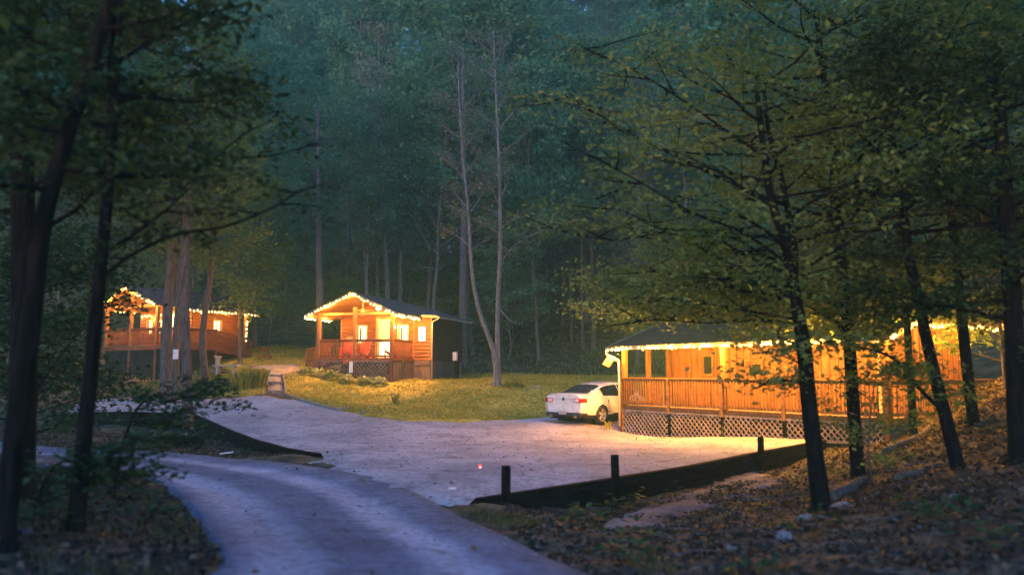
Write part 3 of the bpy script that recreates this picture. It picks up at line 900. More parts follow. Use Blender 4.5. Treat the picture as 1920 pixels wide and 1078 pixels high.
# wall decorations
t = MB()
for k in range(4):
    a = np.linspace(.5, 2*math.pi-.5+.0, 12); cx_ = -.28+k*.19
    t.tube([(cx_+.08*math.sin(q), 0, -.09*math.cos(q)*-1) for q in a], .016, 6)
o = t.build('wall_ornament', M['black'], None); o.location = wp(C1,4.05,BY0-.06,4.72); o.rotation_euler[2] = R(-17)
tag(o, 'row of dark iron horseshoes on the orange wall beside the right post', 'ornament')
o = MB().box(-.2,.2,-.02,0,-.06,.06).box(-.17,.17,-.025,-.02,.07,.09).build('wall_plaque', M['trim'], None); o.location = wp(C1,.5,BY0-.045,3.98); o.rotation_euler[2] = R(-17)
tag(o, 'small pale plaque on the orange wall left of the door', 'plaque')
o = MB().box(-.10,.10,-.02,0,-.28,.28).tube([(0,-.01,.28),(0,-.01,.36)],.006,5).build('hanging_sign', M['white'], None); o.location = wp(C1,2.0,-.22,2.36); o.rotation_euler[2] = R(-17)
tag(o, 'narrow white sign hanging on the lattice below the middle post', 'sign')
o = MB().lathe([(.001,-.12),(.09,-.12),(.15,.06),(.16,.08),(.13,.08),(.001,.05)], seg=12).tube([(-.14,0,.08),(0,0,.3),(.14,0,.08)],.008,5).build('flower_pot', mat_plain('terracotta',(.45,.17,.10),.8), None); o.location = wp(C1,1.72,-.34,2.62)
tag(o, 'small pinkish clay pot hanging under the deck edge left of the white sign', 'pot')
# hose coil on the skirt, meter box on a dark post by the side wall
t = MB()
for k in range(4):
    q = np.linspace(0, 2*math.pi, 20); t.tube([(0, (.20+.012*k)*math.sin(a), (.22+.012*k)*math.cos(a)) for a in q], .012, 6)
o = t.build('garden_hose', mat_plain('hose_green',(.10,.12,.06),.5), None); o.location = wp(C1,4.36,1.1,2.45); o.rotation_euler[2] = R(-17)
tag(o, 'coiled garden hose hanging on the skirting under the right porch rail', 'hose')
t = empty('meter_post', (wp(C1,6.1,4.2).x, wp(C1,6.1,4.2).y, gl(C1,6.1,4.2)-.1), R(-30), 'dark utility post with a white box standing at the cabin side wall', 'meter')
MB().box(-.09,.09,-.09,.09,0,1.45).build('post', M['timber'], t)
MB().box(-.13,.13,-.17,-.092,.0,.42).build('junction_box', M['black'], t)
b_ = MB().box(-.13,.13,-.15,-.0,1.15,1.62); o = b_.build('meter_box', M['white'], t, .02); o.location.y = -.095

# ================================================================ right cabin
C2 = empty('cabin', (4.06, 29.0, 0), R(-56), 'long honey coloured cabin with deep porch and lattice skirt, right of the car', 'cabin', 'string lit cabins round the gravel lot')
D2, LEN, PD, BD = .92, 9.2, 2.3, 5.9
E2, RI2, RT = 3.02, 4.35, 3.4
slope2 = (RI2-E2)/(RT+.4)
rz2 = lambda t_: E2 + slope2*(t_+.4) if t_ < RT else RI2 - slope2*(t_-RT)
zw = rz2(PD)-.12
# window positions along the wall
wops = [(1.84-.30,1.84+.30,1.98,2.72), (3.99-.29,3.99+.29,1.98,2.42), (7.55,8.35,D2+.02,D2+2.02)]
wall('wall', M['board'], C2, (0,PD), (LEN,PD), D2-.1, zw, wops, 'batten')
end_top = lambda a: rz2(PD+a)-.12
end_top.peak = RT-PD
wall('end_wall', M['board'], C2, (LEN,PD), (LEN,BD), D2-.1, 4, (), 'batten', end_top)
wall('end_wall', M['board'], C2, (0,BD), (0,PD), D2-.1, 4, (), 'batten', lambda a: rz2(BD-a)-.12)
wall('back_wall', M['board'], C2, (LEN,BD), (0,BD), D2-.1, rz2(BD)-.12, (), 'batten')
window(C2, (1.84,PD), (1,0), 2.05, 2.66, .46, pane='glassdark', frame='board', fw=.09, muntin=False)
window(C2, (3.99,PD), (1,0), 2.03, 2.37, .46, pane='glassdark', frame='board', fw=.09, muntin=False)
d2 = MB().box(7.55,8.35,PD+.03,PD+.08,D2+.03,D2+2.0).build('door', M['board'], C2)
MB().box(7.45,7.55,PD-.05,PD+.1,D2+.02,D2+2.12).box(8.35,8.45,PD-.05,PD+.1,D2+.02,D2+2.12).box(7.55,8.35,PD-.048,PD+.1,D2+2.02,D2+2.12).build('door_frame', M['trim'], d2)
MB().lathe([(.001,0),(.03,-.01),(.034,-.03),(.001,-.06)], (8.27,PD+.03,D2+1.0), axis='y', seg=10).build('handle', M['black'], d2)
dk = MB()
for i in range(16): dk.box(-.08,LEN+.9,-.08+i*.15,-.08+i*.15+.144,D2-.04,D2)
dk.box(LEN+.005,LEN+.9,PD+.03,BD,D2-.041,D2-.001)
dk.build('deck_floor', M['deckfloor'], C2)
SX = LEN + .9
fa = MB(); fa.box(-.12,SX+.04,-.12,-.08,D2-.13,D2+.004); fa.box(-.12,-.08,-.08,PD,D2-.13,D2+.003); fa.box(SX,SX+.04,-.08,BD,D2-.13,D2+.003)
fa.build('deck_fascia', M['railgold'], C2)
px_ = [0, 2.3, 4.6, 6.9, SX-.08]
for x in px_:
    z0 = gl(C2,x,-.15)-.3 if x in (0, px_[-1]) else D2-.2
    top_ = D2+.98
    MB().box(x-.06,x+.06,-.185,-.125,z0,top_).build('rail_post', M['railgold'], C2)
for x in (0, 4.6, SX-.1): MB().box(x-.075,x+.075,-.07,.08,D2,E2+.02).build('porch_post', M['board'], C2)
MB().box(-.07,.07,1.1,1.24,D2,E2+.35).build('porch_post', M['board'], C2)
MB().box(-.09,.09,PD-.16,PD-.03,D2,zw).build('porch_post', M['board'], C2)
for a, b_ in zip(px_, px_[1:]): railing(C2, (a+.07,-.15), (b_-.07,-.15), D2, .98, 'railgold')
railing(C2, (-.02,1.08), (-.02,.1), D2, .98, 'railgold'); railing(C2, (-.02,PD-.18), (-.02,1.26), D2, .98, 'railgold')
for y0, y1 in ((0,1.9),(2.0,3.9),(4.0,BD)):
    MB().box(SX-.06,SX+.06,y1-.06,y1+.06,gl(C2,SX,y1)-.3,D2+.98).build('rail_post', M['railgold'], C2)
    railing(C2, (SX,y0+.05), (SX,y1-.06), D2, .98, 'railgold')
bm = MB(); bm.beam((-.1,0,E2-.02),(SX,0,E2-.02),.10,.17); bm.beam((0,.05,E2),(0,PD,E2+.0),.09,.14)
bm.build('porch_beam', M['board'], C2)
for a, b_ in ((-.05,2.24),(2.36,4.54),(4.66,6.84),(6.96,SX)):
    lattice(C2, (a,-.12), (b_,-.12), gl(C2,a,-.15)-.06, gl(C2,b_,-.15)-.06, D2-.13, 'latticewarm', step=.135, name='lattice_skirt')
lattice(C2, (-.1,PD), (-.1,-.1), gl(C2,-.1,PD)-.06, gl(C2,-.1,0)-.06, D2-.13, 'latticewarm', name='lattice_skirt')
sk = MB()
for i in range(20):
    x0, x1 = i*LEN/20, (i+.97)*LEN/20; zz = gl(C2,x0,PD)-.3
    if D2-.12-zz > .05: sk.beam((x0,PD+.05,(zz+D2-.12)/2),(x1,PD+.05,(zz+D2-.12)/2),.03,D2-.12-zz)
sk.build('skirting', M['skirt'], C2); sk = MB(); sk2 = MB()
for i in range(14):
    y0, y1 = -.05+i*(BD)/14, -.05+(i+.97)*(BD)/14; zz = gl(C2,SX,y0)-.35
    if D2-.14-zz > .03: sk.beam((SX-.03,y0,(zz+D2-.14)/2),(SX-.03,y1,(zz+D2-.14)/2),.03,D2-.14-zz)
    for xx in (0.04,):
        zz = gl(C2,xx,max(y0,PD))-.3
        if y0 > PD: sk2.beam((xx,y0,(zz+D2-.12)/2),(xx,y1,(zz+D2-.12)/2),.03,D2-.12-zz)
sk.build('skirting', M['skirt'], C2); sk2.build('skirting', M['skirt'], C2)
pc = MB()
for i in range(12):
    y0, y1 = -.36+i*(PD+.34)/12, -.36+(i+.97)*(PD+.34)/12
    pc.prism([(y0,rz2(y0)-.125),(y1,rz2(y1)-.125),(y1,rz2(y1)-.105),(y0,rz2(y0)-.105)], 0, -.35, SX+.1)
pc.build('porch_ceiling', M['board'], C2)
XE = SX+.25
roof_plane(C2, [(-.45,-.4,E2),(XE,-.4,E2),(XE,RT,RI2),(-.45,RT,RI2)], 'roof_dark')
roof_plane(C2, [(-.45,RT+.002,RI2),(XE,RT+.002,RI2),(XE,BD+.4,rz2(BD+.4)),(-.45,BD+.4,rz2(BD+.4))], 'roof_dark')
rk = MB(); rk.beam((-.45,-.42,E2-.06),(XE,-.42,E2-.06),.035,.13)
for xx in (-.47, XE+.02):
    rk.beam((xx,-.42,E2-.06),(xx,RT,RI2-.06),.035,.14); rk.beam((xx,RT,RI2-.06),(xx,BD+.4,rz2(BD+.4)-.06),.035,.14)
rk.build('rake_board', M['trim'], C2)
# beam across the gable end that carries the second row of bulbs
MB().beam((XE-.05,.9,3.42),(XE-.05,BD+.3,3.42),.06,.12).build('gable_beam', M['board'], C2)
gt = MB(); gt.tube([(-.45,-.46,E2-.05),(-.48,-.46,E2-.25),(-.2,-.3,E2-.40),(-.03,-.25,E2-.5),(-.03,-.25,.2)],.04,8); gt.build('downspout', M['gutter'], C2)
light_string(C2, [[(-.45,-.48,E2-.02),(XE,-.48,E2-.02),(XE+.06,-.1,E2+.12)], [(XE+.06,.1,E2+.2),(XE+.06,.7,3.42),(XE+.06,BD+.5,3.42)]],
             'row of warm bulbs along the eave and gable of the honey coloured cabin', .20, 28, r=.044, lights_every=4, seed=8, skip=.22)
ld = bpy.data.lights.new('lamp_light','POINT'); ld.energy = 6; ld.color = (1,.50,.12); ld.shadow_soft_size = .1
for nm, x in (('far',2.9),('near',6.6)):
    t = empty('porch_lamp', wp(C2,x,1.1,rz2(1.1)-.13), R(-56), 'glowing lamp under the porch ceiling between the two small dark windows' if nm=='far' else 'glowing lamp under the porch ceiling near the forked tree', 'lamp')
    MB().lathe([(.001,0),(.11,0),(.12,-.03),(.001,-.035)], seg=12).build('base', M['black'], t)
    MB().lathe([(.10,-.035),(.10,-.07),(.05,-.11),(.001,-.12)], seg=12).build('lamp_glass', M['lamp'], t)
    lo = bpy.data.objects.new('lamp_light', ld); lo.location = (0,0,-.25); col.objects.link(lo); lo.parent = t
# angled pole with a small pale flag at the far corner
t = empty('porch_flag', wp(C2,-.08,-.2,2.45), R(-56), 'small pale flag on an angled pole at the near left corner post of the porch', 'flag')
ct, st_ = math.cos(R(56)), math.sin(R(56))
def wl(dx, dy, dz): return (ct*dx - st_*dy, st_*dx + ct*dy, dz)      # world offsets to this frame
MB().tube([wl(0,0,0), wl(-.40,-.25,.22), wl(-.50,-.3,.27)], .014, 6).build('pole', M['gutter'], t)
fl = MB()
for i in range(6):
    for j in range(5):
        q = []
        for a, b_ in ((i,j),(i+1,j),(i+1,j+1),(i,j+1)):
            u, v_ = a/6, b_/5
            x = -.44 + .26*u - .19*v_; z = .24 - .12*u - .30*v_ + 0
            q.append(wl(x, -.3+.17*u+.04*math.sin(u*5+v_*2), z))
        fl.add(q, [(0,1,2,3)])
o = fl.build('cloth', M['flag_cloth'], t); md = o.modifiers.new('thick','SOLIDIFY'); md.thickness = .006

# ================================================================ left cabin
C3 = empty('cabin', (-23.9, 47.0, 0), R(-32), 'orange cabin high on a dark skirt, half hidden by trees on the left', 'cabin', 'string lit cabins round the gravel lot')
D3, E3, R3, W3 = 3.6, 5.85, 7.0, 5.1
B3 = 10.0
def top3(a): x = a; return E3-.1 + (R3-E3)*(1-abs(x-W3/2)/(W3/2+.3)) 
top3.peak = W3/2
FY = 2.2
wall('wall', M['siding'], C3, (.1,FY), (W3-.1,FY), D3-.1, 6, [(.75,1.3,4.35,5.25),(1.75,2.3,4.35,5.25),(2.95,3.75,D3,5.6)], 'lap', lambda a: top3(a+.1))
window(C3, (1.02,FY), (1,0), 4.42, 5.18, .5); window(C3, (2.02,FY), (1,0), 4.42, 5.18, .5, curtains=True)
d3 = MB().box(2.95,3.75,FY+.02,FY+.07,D3+.03,5.58).build('door', M['reddoor'], C3)
MB().box(3.05,3.65,FY,FY+.018,D3+1.05,5.48).build('door_panel', M['pane_lit'], d3)
MB().box(2.83,2.95,FY-.05,FY+.1,D3+.02,5.72).box(3.75,3.87,FY-.05,FY+.1,D3+.02,5.72).box(2.95,3.75,FY-.048,FY+.1,5.6,5.72).build('door_frame', M['trim'], d3)
wall('side_wall', M['siding'], C3, (W3-.1,FY), (W3-.1,5.6), D3-.9, E3-.05, [(3.0-FY+.62,3.0-FY+1.22,4.5,5.2)], 'lap')
window(C3, (W3-.1,3.92), (0,1), 4.56, 5.14, .5)
wall('side_wall', M['siding'], C3, (.1,5.6), (.1,FY), D3-.9, E3-.05, (), 'lap')
wall('back_wall', M['siding'], C3, (W3-.1,5.6), (.1,5.6), D3-.9, 6, (), 'lap', lambda a: top3(W3-.1-a))
dk = MB()
for i in range(15): dk.box(.0,W3,-.1+i*.153,-.1+i*.153+.147,D3-.04,D3)
dk.build('deck_floor', M['deckfloor'], C3)
MB().box(-.02,W3+.02,-.14,-.1,D3-.26,D3+.004).box(W3,W3+.04,-.1,FY,D3-.26,D3+.003).build('deck_fascia', M['railwood'], C3)
for x in (.15, W3/2, W3-.12):
    MB().box(x-.08,x+.08,-.08,.08,gl(C3,x,0)-.3,E3-.02 if x != W3/2 else R3-.2).build('porch_post', M['postwood'], C3)
MB().box(W3+.85,W3+1.0,5.1,5.25,gl(C3,W3+.9,5.2)-.3,E3-.28).build('porch_post', M['postwood'], C3)
railing(C3, (.23,0), (W3/2-.08,0), D3); railing(C3, (W3/2+.08,0), (W3-.2,0), D3); railing(C3, (W3-.1,.1), (W3-.1,1.0), D3)
ye_ = 3.0
def skirt3(p, q, n):
    p, q = Vector(p), Vector(q); sk = MB()
    for i in range(n):
        a, b_ = p.lerp(q, i/n), p.lerp(q, (i+.97)/n); zz = gl(C3,a.x,a.y)-.3
        sk.beam((a.x,a.y,(zz+D3-.26)/2),(b_.x,b_.y,(zz+D3-.26)/2),.03,D3-.26-zz)
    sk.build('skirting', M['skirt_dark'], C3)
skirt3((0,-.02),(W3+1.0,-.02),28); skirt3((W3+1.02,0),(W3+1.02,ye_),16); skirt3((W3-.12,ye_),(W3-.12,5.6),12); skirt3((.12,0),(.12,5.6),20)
bm = MB(); bm.beam((-.2,0,E3-.02),(W3+.2,0,E3-.02),.10,.16); bm.beam((.15,0,E3-.03),(.15,FY,E3-.03),.1,.14); bm.build('porch_beam', M['postwood'], C3)
pc = MB()
for (xa,za,xb,zb_) in ((-.3,E3-.1,W3/2,R3-.14),(W3/2,R3-.14,W3+.3,E3-.1)):
    pc.prism([(xa,za),(xb,zb_),(xb,zb_+.02),(xa,za+.02)], 1, -.4, FY-.02)
pc.build('porch_ceiling', M['soffit'], C3)
roof_plane(C3, [(-.35,-.45,E3),(W3/2,-.45,R3),(W3/2,6.0,R3),(-.35,6.0,E3)]); roof_plane(C3, [(W3/2+.002,-.45,R3),(W3+.35,-.45,E3),(W3+.35,6.0,E3),(W3/2+.002,6.0,R3)])
roof_plane(C3, [(W3+.352,1.0,E3),(W3+1.1,1.0,E3-.22),(W3+1.1,6.0,E3-.22),(W3+.352,6.0,E3)])
rk = MB(); rk.beam((-.37,-.47,E3-.07),(W3/2,-.47,R3-.06),.035,.15); rk.beam((W3/2,-.47,R3-.06),(W3+.37,-.47,E3-.07),.035,.15); rk.beam((W3+1.12,1.0,E3-.27),(W3+1.12,6.0,E3-.27),.035,.12)
rk.build('rake_board', M['trim'], C3)
st = MB(); ye = 3.0; sz = gl(C3,W3+.6,ye+2.4)
dk = MB()
for i in range(20): dk.box(W3+.045,W3+1.05,-.1+i*.155,-.1+i*.155+.149,D3-.04,D3-.001)
dk.build('deck_floor', M['deckfloor'], C3)
MB().box(W3+1.05,W3+1.09,-.1,ye,D3-.2,D3+.003).box(W3+.045,W3+1.05,-.14,-.1,D3-.2,D3+.003).build('deck_fascia', M['railwood'], C3)
railing(C3, (W3,0), (W3+1.0,0), D3); railing(C3, (W3+1.04,.05), (W3+1.04,ye-.05), D3)
for i in range(9):
    z = D3-(i+1)*(D3-sz)/10; st.box(W3+.1,W3+1.0,ye+.28*i,ye+.28*(i+1),z-.04,z)
st.beam((W3+.08,ye,D3-.15),(W3+.08,ye+2.5,sz+.05),.04,.26); st.beam((W3+1.02,ye,D3-.15),(W3+1.02,ye+2.5,sz+.05),.04,.26)
st.build('steps', M['railwood'], C3)
for x in (W3+.06, W3+1.05):
    r_ = MB(); y0, y1 = ye, ye+2.5
    r_.beam((x,y0,D3+.92),(x,y1,sz+1.0),.09,.04); r_.beam((x,y0,D3+.15),(x,y1,sz+.25),.04,.07)
    for k in range(18):
        t_ = (k+.5)/18; y = y0+(y1-y0)*t_
        r_.beam((x,y,D3+.15+(sz+.1-D3)*t_),(x,y,D3+.9+(sz+.1-D3)*t_),.03,.035)
    for yy, zz in ((y0,D3+.98),(y1,sz+1.05)): r_.box(x-.05,x+.05,yy-.05,yy+.05,gl(C3,x,yy)-.2,zz)
    r_.build('stair_rail', M['railwood'], C3)
light_string(C3, [[(-.38,-.52,E3-.04),(W3/2,-.52,R3-.03),(W3+.38,-.52,E3-.04)], [(-.4,-.45,E3-.06),(-.4,FY,E3-.06)], [(.3,FY-.15,E3-.3),(W3-.4,FY-.15,E3-.3)],
     [(W3+1.16,1.0,E3-.24),(W3+1.16,6.0,E3-.24)], [(W3+1.04,5.15,E3-.5),(W3+1.04,5.15,E3-1.9)]],
     'row of warm bulbs outlining the gable, eave and corner post of the left cabin', .23, 22, r=.056, lights_every=6, seed=2, skip=.06)
t = empty('porch_lamp', wp(C3,3.35,1.2,6.3), R(-32), 'glowing lamp under the porch ceiling of the left cabin', 'lamp')
MB().lathe([(.001,0),(.13,0),(.14,-.03),(.001,-.035)], seg=12).build('base', M['black'], t)
MB().lathe([(.12,-.035),(.12,-.08),(.06,-.13),(.001,-.14)], seg=12).build('lamp_glass', M['lamp'], t)
ld = bpy.data.lights.new('lamp_light','POINT'); ld.energy = 6; ld.color = (1,.6,.22); ld.shadow_soft_size = .1
lo = bpy.data.objects.new('lamp_light', ld); lo.location = (0,0,-.25); col.objects.link(lo); lo.parent = t
porch_chair(C3, 4.15, 1.2, D3, -.2, 'red', 'red slatted chair on the left cabin porch beside its door', None)
# ================================================================ timber walls and posts
def wall_timbers(name, line, z_top, n_course, mat, label, h=.16, thick=.15, capz=.03):
    t = empty(name, (line[0].x, line[0].y, 0), 0, label, 'retaining wall')
    o0 = Vector((line[0].x, line[0].y, 0))
    pts = []
    for a, b_ in zip(line, line[1:]):
        k = max(1, int((b_-a).length/2.3))
        for i in range(k): pts.append(a.lerp(b_, i/k))
    pts.append(line[-1])
    rr = random.Random(7)
    for c in range(n_course):
        mb = MB()
        for a, b_ in zip(pts, pts[1:]):
            za, zb = z_top(a)+capz, z_top(b_)+capz
            j = rr.uniform(-.012,.012)
            d = (b_-a).normalized(); n_ = Vector((d.y, -d.x))*(.06+j)
            mb.beam((a.x+n_.x,a.y+n_.y,za-h*(c+.5)+.006), (b_.x+n_.x-d.x*.015,b_.y+n_.y-d.y*.015,zb-h*(c+.5)+.006), thick, h-.012)
        o = mb.build('timber_course', M[mat], t); o.location = -o0
    return t
ztop = lambda p: hu(p.x, p.y)
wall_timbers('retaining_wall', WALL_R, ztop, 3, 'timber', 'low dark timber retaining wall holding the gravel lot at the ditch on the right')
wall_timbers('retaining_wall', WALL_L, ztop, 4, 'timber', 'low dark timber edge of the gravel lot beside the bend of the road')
_lab = ['dark square post at the road end of the right retaining wall, nearest the viewer',
        'dark square post rising in the middle of the right retaining wall',
        'dark square post on the right retaining wall nearest the lattice porch']
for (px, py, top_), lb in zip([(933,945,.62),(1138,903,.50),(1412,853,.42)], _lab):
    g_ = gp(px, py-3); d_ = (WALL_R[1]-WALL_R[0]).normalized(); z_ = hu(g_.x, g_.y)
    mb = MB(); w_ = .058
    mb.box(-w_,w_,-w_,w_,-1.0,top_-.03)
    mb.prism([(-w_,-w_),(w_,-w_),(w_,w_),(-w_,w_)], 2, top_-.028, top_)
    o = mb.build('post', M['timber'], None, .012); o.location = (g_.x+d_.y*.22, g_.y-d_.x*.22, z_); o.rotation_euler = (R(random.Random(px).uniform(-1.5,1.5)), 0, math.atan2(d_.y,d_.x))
    tag(o, lb, 'post', 'posts of the right retaining wall')
# lawn and path edging
def edging(pix, label, w=.09, h=.14, lift=.09):
    pts = [gp(*p) for p in pix]; mb = MB()
    for a, b_ in zip(pts, pts[1:]):
        mb.beam((a.x,a.y,hu(a.x,a.y)+lift-h/2+.03),(b_.x,b_.y,hu(b_.x,b_.y)+lift-h/2+.03), w, h)
    o = mb.build('edging_board', M['edge_wood'], None); tag(o, label, 'edging')
edging([(531,706),(534,722),(536,742)], 'weathered edging board on the lawn side of the path, running back from the gravel')
edging([(537,743),(565,753),(600,763),(640,772)], 'weathered edging board between the lawn and the gravel, in front of the path')
edging([(531,705),(560,700),(572,692)], 'short edging board curving round to the middle cabin steps')
edging([(440,684),(468,685),(476,695)], 'edging board along the far left side of the path by the bench')
edging([(476,683),(520,682),(563,687)], 'thin edging board along the back of the sandy path')
# path steps
for i, (py, xa, xb) in enumerate([(739,498,533),(722,502,533),(708,506,530)]):
    a, b_ = gp(xa,py), gp(xb,py)
    za, zb = hu(a.x,a.y), hu(b_.x,b_.y); z_ = (za+zb)/2
    o = MB().beam((a.x,a.y,z_+.10),(b_.x,b_.y,z_+.10),.14,.13).build('path_step', M['edge_wood'], None)
    tag(o, ['lowest timber step where the path meets the gravel','middle timber step of the path','topmost timber step of the path'][i], 'step')

# ================================================================ rocks, logs and small things
def rock_mesh(seed, flat=.6):
    rr = random.Random(seed); import bmesh
    bm_ = bmesh.new(); bmesh.ops.create_icosphere(bm_, subdivisions=3, radius=1)
    ax = [Vector((rr.gauss(0,1),rr.gauss(0,1),rr.gauss(0,1))).normalized() for _ in range(7)]; cut = [rr.uniform(.55,.85) for _ in range(7)]
    for v in bm_.verts:
        for a, c in zip(ax, cut):
            k = v.co.dot(a)
            if k > c: v.co -= a*(k-c)*.9
        v.co *= 1+.05*math.sin(v.co.x*9+seed)*math.cos(v.co.y*8)
        v.co.z *= flat
    me_ = bpy.data.meshes.new('rock'); bm_.to_mesh(me_); bm_.free(); return me_
rocks = [rock_mesh(s) for s in range(5)]
for m_ in rocks: m_.materials.append(M['rock'])
rr = random.Random(21)
def put_rock(x, y, s_, label, group=None, sink=.25, f=hg):
    o = bpy.data.objects.new('rock', rocks[rr.randrange(5)]); col.objects.link(o)
    o.location = (x, y, f(x,y) + s_*(.6-sink)*.5); o.scale = (s_*rr.uniform(.8,1.3), s_*rr.uniform(.7,1.1), s_*rr.uniform(.7,1.1)); o.rotation_euler = (rr.uniform(-.2,.2),rr.uniform(-.2,.2),rr.uniform(0,6.3))
    return tag(o, label, 'rock', group)
for (px,py,s_,lb) in [(1572,952,.16,'rounded grey rock at the foot of the forked tree on the right bank'),(1593,957,.10,'small pale rock between two darker rocks at the foot of the forked tree'),
        (1628,948,.13,'brownish flat rock right of the forked tree trunk'),(1510,975,.13,'flat rock just below the forked tree on the bank'),
        (1545,975,.10,'small flat stone right below the forked tree'),(1470,1010,.14,'long flat stone lower on the leafy right bank')]:
    g_ = gp(px, py); put_rock(g_.x, g_.y, s_, lb)
for k in range(26):
    x, y = rr.uniform(.6,7.5), rr.uniform(7.5,17)
    if inside(road_bd, np.array([x]), np.array([y]))[0] or inside(lot_bd, np.array([x]), np.array([y]))[0]: continue
    put_rock(x, y, rr.uniform(.03,.08), 'small stone lying among dead leaves on the right bank', 'small stones on the right bank')
for k in range(14):
    x, y = rr.uniform(-9,-3), rr.uniform(7,22)
    if inside(road_bd, np.array([x]), np.array([y]))[0] or inside(lot_bd, np.array([x]), np.array([y]))[0]: continue
    put_rock(x, y, rr.uniform(.04,.1), 'small stone on the dark bank left of the road', 'small stones on the left bank')
for (px,py,s_,lb) in [(648,768,.2,'dark flat rock at the left end of the rock row on the lawn edge'),(680,775,.17,'dark rock between two others at the lawn edge'),(712,775,.15,'dark rock at the right end of the rock row on the lawn edge'),(695,766,.13,'small dark rock just behind the rock row on the lawn edge')]:
    g_ = gp(px, py); o = put_rock(g_.x, g_.y, s_, lb, f=hu)
# logs on the right bank
def log(p0, p1, r, label, mat='bark_mid'):
    a, b_ = gp(*p0), gp(*p1); n_ = 8; pts = []
    for i in range(n_+1):
        q = a.lerp(b_, i/n_); pts.append((q.x, q.y + .04*math.sin(i*1.3), hg(q.x,q.y)+r*.8))
    o = MB().tube(pts, [r*(1-.25*i/n_) for i in range(n_+1)], 8).build('fallen_log', M[mat], None); tag(o, label, 'log')
log((1560,940),(1625,905), .09, 'dark fallen log just right of the forked tree trunk')
log((1680,905),(1765,880), .08, 'dark fallen log higher on the right bank')
log((1500,1000),(1540,985), .035, 'thin broken branch lying below the forked tree')
log((1660,850),(1745,800), .07, 'fallen branch lit orange beside the porch corner')
_r = random.Random(88)
def twigs(name, label, n, xr, yr):
    mb = MB()
    for k in range(n):
        x, y = _r.uniform(*xr), _r.uniform(*yr); xa, ya = np.array([x]), np.array([y])
        if inside(road_bd, xa, ya)[0] or inside(lot_bd, xa, ya)[0]: continue
        a = _r.uniform(0,6.28); L = _r.uniform(.15,.9); pts = []
        for i in range(4):
            q = (x+math.cos(a)*L*i/3, y+math.sin(a)*L*i/3); a += _r.uniform(-.35,.35); pts.append((q[0],q[1],hg(*q)+.03+_r.uniform(0,.03)))
        mb.tube(pts, [.012,.010,.007,.003], 5)
    o = mb.build(name, M['bark_mid'], None); tag(o, label, 'twigs', kind='stuff')
twigs('fallen_twigs', 'fallen twigs strewn over the right bank', 170, (.5,11), (6.5,20))
twigs('fallen_twigs', 'fallen twigs strewn over the left bank', 90, (-12,-2.4), (5,18))
# pale culvert stone / white thing in the left ditch
g_ = gp(425,843); o = MB().beam((-.17,-.05,.06),(.17,.06,.10),.10,.035).build('drain_pipe_end', M['white'], None, .01); o.location = (g_.x,g_.y,hg(g_.x,g_.y)); tag(o, 'short white board end in the dark ditch beside the road', 'board')
g_ = gp(848,922); o = MB().prism([(-.07,-.03),(.05,-.045),(.08,.02),(-.03,.05)],2,0,.03).build('paper_scrap', M['white'], None); o.location = (g_.x,g_.y,hu(g_.x,g_.y)+.05); tag(o, 'small white scrap lying at the gravel edge', 'scrap')
g_ = gp(1006,728); o = MB().prism([(-.2,-.12),(.18,-.1),(.22,.1),(-.15,.14)],2,0,.05).build('stepping_stone', M['concrete'], None, .01); o.location = (g_.x,g_.y,hu(g_.x,g_.y)+.06); tag(o, 'pale flat slab on the grass behind the white car', 'slab')
# red reflector stake
g_ = gp(900,925); t = empty('driveway_marker', (g_.x,g_.y,hu(g_.x,g_.y)), 0, 'thin driveway marker with a round red reflector in the gravel', 'marker')
MB().tube([(0,0,0),(.004,0,.42)],.006,6).build('stake', M['gutter'], t)
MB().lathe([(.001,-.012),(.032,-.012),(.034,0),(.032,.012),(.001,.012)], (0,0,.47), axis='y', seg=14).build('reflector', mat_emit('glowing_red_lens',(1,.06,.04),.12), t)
MB().lathe([(.001,-.014),(.016,-.014),(.001,-.02)], (.004,0,.455), axis='y', seg=10).build('glint', mat_emit('glint_glow',(1,.55,.4),.15), t)  # highlight on the reflector, made as a small glowing disc
# bench, planter, red chair, by the left cabin
g_ = gp(424,703); t = empty('garden_bench', (g_.x,g_.y,hu(g_.x,g_.y)+.04), R(-8), 'pale backless concrete bench on the grass left of the path', 'bench')
MB().box(-.68,.68,-.2,.2,.40,.47).build('seat', M['concrete'], t, .01)
for s_ in (-1,1): MB().prism([(-.15,0),(.15,0),(.11,.399),(-.11,.399)],0,s_*.45-.06,s_*.45+.06).build('leg', M['concrete'], t)
g_ = gp(408,690); o = MB().lathe([(.001,0),(.18,0),(.14,.08),(.13,.5),(.2,.6),(.24,.68),(.2,.68),(.16,.6),(.001,.6)], seg=16).build('urn', M['concrete'], None); o.location = (g_.x,g_.y,hu(g_.x,g_.y)); tag(o, 'grey stone urn standing just behind the bench', 'urn')

